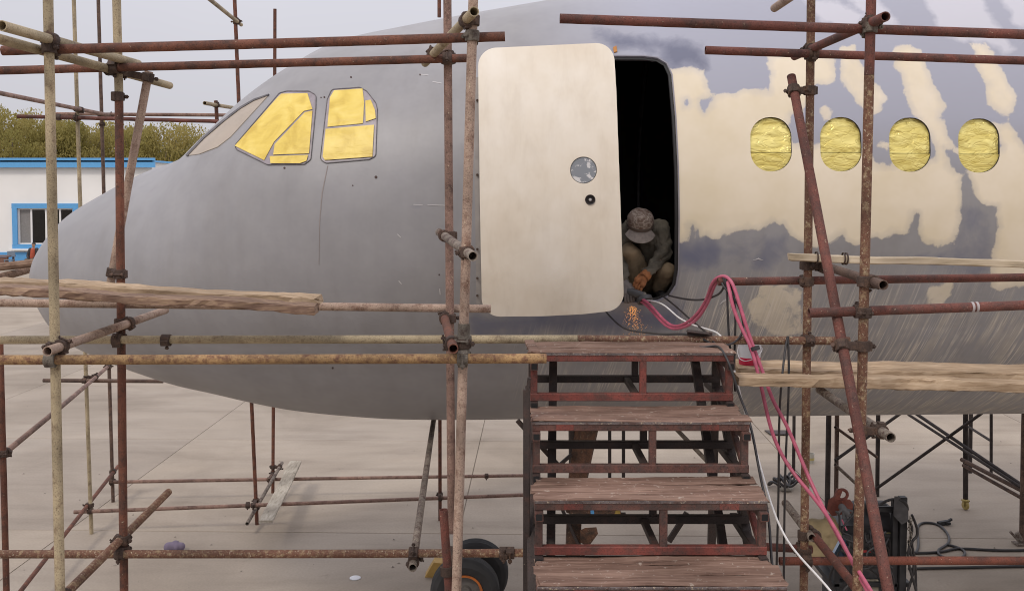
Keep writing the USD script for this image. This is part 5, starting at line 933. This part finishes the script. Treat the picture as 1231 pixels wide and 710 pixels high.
# cables lying on the concrete
def floor_cable(label, pts, r=0.016, m=BLACKCABLE):
    single('floor_cable', sweep(spline([on_ground(x_, y_, r * .9 + 0.002) for x_, y_ in pts], 8), r, 8), m, label, 'cable', smooth=60)
floor_cable('black cable loop lying on the concrete right of the machine', [(1100, 664), (1104, 652), (1103, 636), (1110, 628), (1124, 629), (1136, 637), (1141, 647), (1137, 655), (1128, 661), (1132, 668), (1146, 672), (1157, 669), (1159, 662), (1150, 657), (1138, 654)])
floor_cable('long black cable crossing the concrete above the orange red ledger', [(1090, 664), (1110, 664), (1135, 662), (1150, 659), (1180, 660), (1215, 661), (1260, 659)])
floor_cable('long black cable crossing the concrete below the orange red ledger', [(1092, 683), (1130, 682), (1180, 681), (1225, 680), (1262, 680)])
tl = Thing('pliers', 'dark pliers lying on the concrete by the cable loop', 'pliers', on_ground(1136, 629))
tl.part('jaw', bar(on_ground(1128, 629, .03), on_ground(1139, 627, .03), .05, .05), BLACKRUBBER); tl.part('handle', bar(on_ground(1138, 627, .03), on_ground(1144, 623.5, .06), .03, .03), BLACKRUBBER); tl.part('handle', bar(on_ground(1137, 628, .03), on_ground(1143, 629, .03), .03, .03), BLACKRUBBER)
pl = on_ground(933, 519.5, .01); single('steel_plate', trimesh.convex.convex_hull(np.array([on_ground(x_, y_, z_) for z_ in (.003, .03) for x_, y_ in [(919, 516.5), (944, 516.5), (948, 521.5), (926, 521.5)]])), STEELDARK, 'thin dark steel plate lying on the concrete behind the pink hoses', 'plate', smooth=False)
cn = on_ground(974, 556); tcn = Thing('paint_can', 'small pale paint can standing on the concrete behind the right upright', 'can', cn)
tcn.part('body', lathe([(0, .0), (.06, .0), (.062, .15), (.064, .155), (.058, .155), (.056, .02), (0, .02)], cn, sides=20), flat('pale_can', (0.42, 0.40, 0.35), 0.5)); tcn.part('band', lathe([(.0625, .05), (.0632, .09)], cn, sides=20), flat('can_yellow', (0.40, 0.33, 0.12), 0.5))
pile = Thing('cable_pile', 'heap of black cable on the concrete left of the right upright', 'cable', on_ground(946, 586))
for k in range(5):
    c_ = on_ground(934 + 6 * k, 583 - (k % 3) * 2, .05 + .03 * (k % 2)); a_ = np.linspace(0, 6.6, 24); g_ = np.random.default_rng(k)
    pile.part('loop', sweep(c_ + np.stack([(.10 + .03 * g_.uniform()) * np.cos(a_), .14 * np.sin(a_), .05 * np.sin(a_ * 2 + k) + .012 * k + .03], 1), .018, 7), BLACKCABLE)
pile.part('pale_rag', blob_chain([(on_ground(940, 586, .05), .05, on_ground(950, 587, .04), .04)], .03, 3), flat('pale_rag', (0.34, 0.32, 0.28), 0.9))
bg = on_ground(210, 663); bm = blob_chain([(bg + [-.07, 0, .06], .06, bg + [.07, .02, .06], .05), (bg + [0, .03, .07], .06, bg + [.03, .0, .06], .05)], .02, 4); bm.vertices[:, 2] = np.maximum(bm.vertices[:, 2], .001)
single('cloth_bundle', bm, flat('dusty_purple_cloth', (0.15, 0.12, 0.17), 0.9), 'small purple grey cloth bundle on the concrete behind the lowest ledger', 'cloth', smooth=60)
lc = on_ground(427, 694.5); single('plastic_lid', lathe([(0, .012), (.055, .012), (.062, .008), (.063, .002), (.06, .001)], lc, sides=28), flat('white_lid', (0.66, 0.66, 0.68), 0.4), 'round white plastic lid lying on the concrete', 'lid')

g_ = np.random.default_rng(77); gm = []
for k in range(170):
    x_, y_ = g_.uniform(-40, 1280), 450 + 260 * g_.uniform() ** .8; c_ = on_ground(x_, y_, .003); r_ = .005 + .014 * g_.uniform() ** 3
    gm.append(trimesh.Trimesh(c_ + r_ * np.array([[-1, -.7, 0], [1, -.6, 0], [.7, .8, 0], [-.6, .9, 0], [g_.uniform(-.4, .4), 0, .7]]), [[0, 1, 4], [1, 2, 4], [2, 3, 4], [3, 0, 4]], process=False))
single('grit', cat_meshes(gm), flat('grit_flakes', (0.26, 0.225, 0.19), 0.9, var=.6, scale=3), 'scattered grit and paint flakes lying on the concrete', 'grit', kind='stuff', smooth=False)

# ------------------------------------------------------------------ people
SKINM = flat('skin', (0.36, 0.20, 0.13), 0.55, var=0.1); JACKET = flat('dark_olive_jacket_cloth', (0.105, 0.09, 0.066), 0.9, var=0.4, scale=13, bump=.6); TROUS = flat('khaki_trouser_cloth', (0.22, 0.16, 0.095), 0.9, var=0.25, scale=9, bump=.5)
GLOVE = flat('orange_work_glove', (0.25, 0.092, 0.03), 0.85, var=0.4, scale=30, bump=.4); GLOVE2 = flat('grey_work_glove', (0.14, 0.12, 0.11), 0.85, var=0.3)
CAMO = material('camouflage_cap_cloth', {'g': ('geometry', {}), 'v': ('noise_texture', {'scale': 24.0, 'detail': 3.0, 'distortion': 0.3}), 'r': ('rgb_ramp', {'interpolate': False, 'ramp': [(0.0, (0.15, 0.10, 0.075)), (0.42, (0.22, 0.165, 0.13)), (0.52, (0.33, 0.27, 0.22)), (0.60, (0.19, 0.14, 0.11))]}), 'p': ('principled_bsdf', {'roughness': 0.9, 'specular_ior_level': 0.2})},
                [('g.position', 'v.vector'), ('v.fac', 'r.fac'), ('r.color', 'p.base_color')], surface='p.BSDF')
W = lambda x_, y_, d_: at(x_, y_, d_)
wk = Thing('person', 'worker in a camouflage cap and dark jacket crouching in the doorway, holding a grinder', 'person', [W(782, 355, 8.15)[0], 8.15, sill])
floorz = sill
hips = [W(774, 338, 8.28), W(796, 339, 8.28)]; knees = [W(757, 303, 7.93), W(801, 326, 7.93)]; ank = [np.array([W(760, 350, 8.10)[0], 8.10, floorz + .09]), np.array([W(793, 350, 8.05)[0], 8.05, floorz + .09])]
chest, belly, neck = W(780, 287, 8.16), W(784, 322, 8.28), W(773, 273, 8.02); head = W(769.5, 269, 7.93)
shR, shL = W(757, 274, 8.08), W(794, 275, 8.10); elL, wrL = W(799, 304, 7.96), W(776, 331, 7.80); elR, wrR = W(744, 308, 7.96), W(751, 340, 7.80)
body = blob_chain([(chest, .13, belly, .13), (chest, .08, neck, .055), (neck, .052, head, .07), (head, .084, head + [0, -.022, -.04], .066), (head + [0, -.03, -.055], .045, head + [0, -.045, -.088], .03),
    (shR, .05, elR, .04), (elR, .04, wrR, .028), (shL, .05, elL, .04), (elL, .04, wrL, .028), (hips[0], .08, knees[0], .055), (knees[0], .055, ank[0], .04), (hips[1], .08, knees[1], .055), (knees[1], .055, ank[1], .04), (belly, .12, hips[0], .09), (belly, .12, hips[1], .09),
    (head + [0, -.06, -.075], .012, head + [0, -.07, -.095], .013)], .022, 6)
wk.part('body', body, SKINM, smooth=60)
jk = blob_chain([(chest, .165, belly, .155), (chest, .14, (shR + chest) / 2, .11), (chest, .14, (shL + chest) / 2, .115), (chest + [0, -.02, .05], .10, neck + [0, .03, -.01], .075), ((shR + chest) / 2, .10, shR, .078), ((shL + chest) / 2, .10, shL, .082), (shR, .078, elR, .06), (elR, .06, wrR + (elR - wrR) * .12, .045), (shL, .082, elL, .064), (elL, .064, wrL + (elL - wrL) * .12, .047)], .022, 5)
q = np.asarray(jk.vertices); jk.vertices = q + (meshkit.fbm(q * [13, 13, 21], 3, 8) - .5)[:, None] * .075 * jk.vertex_normals
wk.part('jacket', jk, JACKET, smooth=60)
tr = blob_chain([(belly + [0, 0, -.06], .15, hips[0], .11), (belly + [0, 0, -.06], .15, hips[1], .11), (hips[0], .105, knees[0], .078), (knees[0], .075, ank[0], .055), (hips[1], .11, knees[1], .085), (knees[1], .078, ank[1], .055)], .025, 5)
q = np.asarray(tr.vertices); tr.vertices = q + (meshkit.fbm(q * [10, 10, 14], 3, 4) - .5)[:, None] * .04 * tr.vertex_normals; wk.part('trousers', tr, TROUS, smooth=60)
for a_ in ank: wk.part('boot', blob_chain([(a_ + [0, .03, -.045], .042, a_ + [0, -.16, -.055], .036), (a_ + [0, .02, -.02], .045, a_ + [0, 0, .03], .045)], .02, 4), BLACKRUBBER, smooth=60)
# cap: the crown tilted to the front, a short peak over the bowed face
up_ = unit([0.02, -.55, .83]); ax_ = frame(up_)
capc = head + up_ * .012
cp = lathe([(.104, -.03), (.107, .02), (.104, .05), (.088, .080), (.055, .098), (.02, .104), (0, .104)], capc, up_, 28)
q = np.asarray(cp.vertices); cp.vertices = q + (meshkit.fbm(q * 22, 2, 2) - .5)[:, None] * .012 * cp.vertex_normals
cpp = wk.part('cap', cp, CAMO, smooth=60)
fwd = unit(np.array([-.06, -.83, -.55])); sdw = np.cross(up_, fwd); aa = np.linspace(-.95, .95, 17)
rim0 = [capc + up_ * -.02 + .103 * (math.cos(t) * fwd + math.sin(t) * sdw) for t in aa]; rim1 = [capc + up_ * (-.02 - .035 * math.cos(t)) + (.103 + .06 * math.cos(t) ** .6) * (math.cos(t) * fwd + math.sin(t) * sdw) + np.array([0, 0, -.02]) * math.cos(t) for t in aa]
pv = np.vstack([rim0, rim1, np.array(rim0) - up_ * .005, np.array(rim1) - up_ * .005]); pf = []
for k in range(16):
    pf += [[k, 17 + k, 18 + k], [k, 18 + k, k + 1], [34 + k, 35 + k, 52 + k], [34 + k, 52 + k, 51 + k], [17 + k, 51 + k, 52 + k], [17 + k, 52 + k, 18 + k]]
wk.part('peak', trimesh.Trimesh(pv, pf, process=False), flat('faded_cap_peak', (0.25, 0.21, 0.18), 0.9, var=.25, scale=30), smooth=40, parent=cpp)
wk.part('cap_band', lathe([(.1055, -.02), (.109, -.018), (.109, .006), (.106, .008)], capc, up_, 28), flat('cap_band_cloth', (0.10, 0.072, 0.055), 0.9), smooth=40, parent=cpp)
def hand(wr, tgt, m, thumb_side, nm):
    a = unit(tgt - wr); s_ = unit(np.cross(a, [0, -1.0, .3])); n_ = np.cross(s_, a); bones = [(wr, .034, wr + a * .03, .036)]
    kn = wr + a * .085
    bones += [(wr + a * .02, .034, kn + s_ * .026, .022), (wr + a * .02, .034, kn - s_ * .026, .022)]
    for i_, (o_, L_) in enumerate(((-.034, .062), (-.012, .07), (.012, .068), (.033, .054))):
        p_ = kn + s_ * o_; p2 = p_ + a * L_ * .45 + n_ * -.012; p3 = p2 + a * L_ * .2 + np.array([0, .012, -.032]); bones += [(p_ - a * .02, .0125, p2, .0115), (p2, .0115, p3, .0105), (p3, .0105, p3 + np.array([0, .022, -.01]), .0095)]
    th = wr + a * .03 + s_ * thumb_side * .034; bones += [(wr + a * .015, .02, th, .016), (th, .0145, th + a * .035 + s_ * thumb_side * .018 + [0, -.005, -.012], .0125), (th + a * .035 + s_ * thumb_side * .018 + [0, -.005, -.012], .0125, th + a * .058 + s_ * thumb_side * .008 + [0, 0, -.03], .011)]
    return blob_chain([(np.asarray(x_), r1, np.asarray(y_), r2) for x_, r1, y_, r2 in bones], .008, 5)
tool = W(760.5, 352, 7.74)
wk.part('glove', hand(wrL, tool + [.035, 0, .05], GLOVE, 1, 'a'), GLOVE, smooth=60, label='orange glove')
wk.part('cuff', lathe([(.042, -.03), (.046, 0), (.042, .03)], wrL + unit(wrL - elL) * .004, wrL - elL, 18), GLOVE, smooth=60)
wk.part('glove', hand(wrR, tool + [-.03, .0, .0], GLOVE2, -1, 'b'), GLOVE2, smooth=60, label='grey glove')
gd = Thing('angle_grinder', 'angle grinder held low at the door sill by the crouching worker', 'grinder', tool)
gd.part('body', sweep(spline([tool + [-.09, .06, .02], tool + [0, .0, .005], tool + [.075, -.03, -.02]], 5), np.linspace(.028, .034, 11), 12), DGREY, smooth=40)
gd.part('head', lathe([(0, -.03), (.03, -.03), (.034, .0), (.03, .03), (0, .034)], tool + [.08, -.03, -.03], (.2, -.5, -.8), 18), CLAMPGREY)
gd.part('disc', lathe([(0, -.002), (.058, -.002), (.058, .002), (0, .002)], tool + [.09, -.052, -.058], (.2, -.5, -.8), 32), flat('grinding_disc', (0.06, 0.045, 0.04), 0.7))
gd.part('guard', lathe([(.058, -.02), (.062, -.018), (.062, .012), (.05, .014)], tool + [.088, -.048, -.05], (.2, -.5, -.8), 28), DGREY)
# sparks thrown down from the disc: tiny glowing grains
spark_m = material('spark_glow', {'e': ('emission', {'color': (1.0, 0.42, 0.12), 'strength': 1.0})}, [], surface='e.emission')
g_ = np.random.default_rng(21); ms = []
for k in range(330):
    ty = g_.beta(1.0, 1.7); px = 759.5 + g_.normal(0, 2.0 + 7.5 * ty) + 3 * ty; py = 367 + 36 * ty
    c_ = surf(np.array([px]), np.array([py]))[0] + np.array([0, -g_.uniform(.01, .10), 0]); L_ = g_.uniform(.002, .007); dv = unit([g_.normal(0, .25), g_.normal(0, .2), -1])
    ms.append(sweep([c_, c_ + dv * L_], [  .0009 + .0012 * g_.uniform(), .0007], 4))
single('grinding_sparks', cat_meshes(ms), spark_m, 'orange sparks falling from the grinder below the door sill', 'sparks', kind='stuff', smooth=False)

# the man by the building
pd = 54.0; f0 = at(36.5, 225, pd) * [1, 1, 0]; hz_ = at(38, 293.5, pd)[2]
mn = Thing('person', 'man in a dark jacket over an orange top sitting by the white building', 'person', f0)
seat = f0 + [0, .15, .42]; sh_ = f0 + [.05, .1, hz_ - .30]; hd = f0 + [.08, .06, hz_ - .05]
mn.part('body', blob_chain([(seat, .15, sh_, .13), (sh_, .07, hd - [0, 0, .1], .06), (hd - [0, 0, .05], .08, hd + [0, 0, .04], .095), (hd + [0, -.09, -.02], .02, hd + [0, -.1, -.03], .02),
    (seat + [-.1, 0, 0], .08, f0 + [-.14, -.35, .46], .065), (f0 + [-.14, -.35, .46], .06, f0 + [-.14, -.38, .06], .05), (seat + [.1, 0, 0], .08, f0 + [.14, -.35, .46], .065), (f0 + [.14, -.35, .46], .06, f0 + [.14, -.38, .06], .05), (f0 + [.14, -.38, .05], .045, f0 + [.14, -.52, .04], .04), (f0 + [-.14, -.38, .05], .045, f0 + [-.14, -.52, .04], .04)], .05, 5), SKINM, smooth=60)
mn.part('trousers', blob_chain([(seat + [-.1, 0, 0], .11, f0 + [-.14, -.35, .46], .09), (f0 + [-.14, -.35, .46], .085, f0 + [-.14, -.38, .14], .07), (seat + [.1, 0, 0], .11, f0 + [.14, -.35, .46], .09), (f0 + [.14, -.35, .46], .085, f0 + [.14, -.38, .14], .07), (seat + [-.1, 0, 0], .12, seat + [.1, 0, 0], .12)], .05, 4), JACKET, smooth=60)
DKJ = flat('charcoal_jacket', (0.035, 0.033, 0.036), 0.85)
mn.part('jacket', cat_meshes([blob_chain([(seat + [-.16 * s_ * -1, .02, .08], .12, sh_ + [.17 * s_, .02, 0], .11), (sh_ + [.2 * s_, 0, -.03], .085, sh_ + [.30 * s_, -.05, -.32], .07), (sh_ + [.30 * s_, -.05, -.32], .07, sh_ + [.16 * s_, -.3, -.45], .055)], .05, 4) for s_ in (-1, 1)]), DKJ, smooth=60)
mn.part('top', blob_chain([(seat + [0, -.06, .1], .15, sh_ + [0, -.05, -.02], .12)], .05, 4), flat('orange_red_top', (0.40, 0.08, 0.04), 0.8), smooth=60)
mn.part('hair', blob_chain([(hd + [0, .03, .05], .105, hd + [0, .0, .07], .09)], .04, 3), flat('black_hair', (0.012, 0.011, 0.011), 0.6), smooth=60)
BROWN = flat('brown_bench_wood', (0.17, 0.085, 0.06), 0.7, var=.2)
st = Thing('stool', 'low stool under the man sitting by the building', 'stool', f0)
st.part('seat', box(f0 + [0, .2, .29], .4, .35, .04), BROWN, smooth=False)
for sx_ in (-.15, .15):
    for sy_ in (.08, .32): st.part('leg', box(f0 + [sx_, sy_, .135], .04, .04, .27), BROWN, smooth=False)
b0_ = at(2, 225, 54.5) * [1, 1, 0]; bn = Thing('brown_table', 'brown wooden table standing at the far left by the building', 'table', b0_)
bn.part('tabletop', box(b0_ + [-.5, 0, .62], 2.0, .8, .06), BROWN, smooth=False); bn.part('side_panel', box(b0_ + [-.5, -.34, .32], 1.8, .03, .5), BROWN, smooth=False)
for sx_ in (-1.4, .4):
    for sy_ in (-.3, .3): bn.part('leg', box(b0_ + [sx_, sy_, .295], .07, .07, .59), BROWN, smooth=False)
cb = at(9.5, 225, 54.2) * [1, 1, 0]; chr_ = Thing('chair', 'blue grey chair between the brown table and the sitting man', 'chair', cb); CH = flat('blue_grey_chair', (0.16, 0.20, 0.25), 0.6)
chr_.part('seat', box(cb + [0, 0, .43], .42, .42, .04), CH, smooth=False); chr_.part('backrest', box(cb + [0, .2, .74], .42, .03, .3), CH, smooth=False)
for sx_ in (-.18, .18):
    for sy_ in (-.18, .2): chr_.part('leg', box(cb + [sx_, sy_, .2 if sy_ < 0 else .3], .03, .028, .42 if sy_ < 0 else .6), CH, smooth=False)
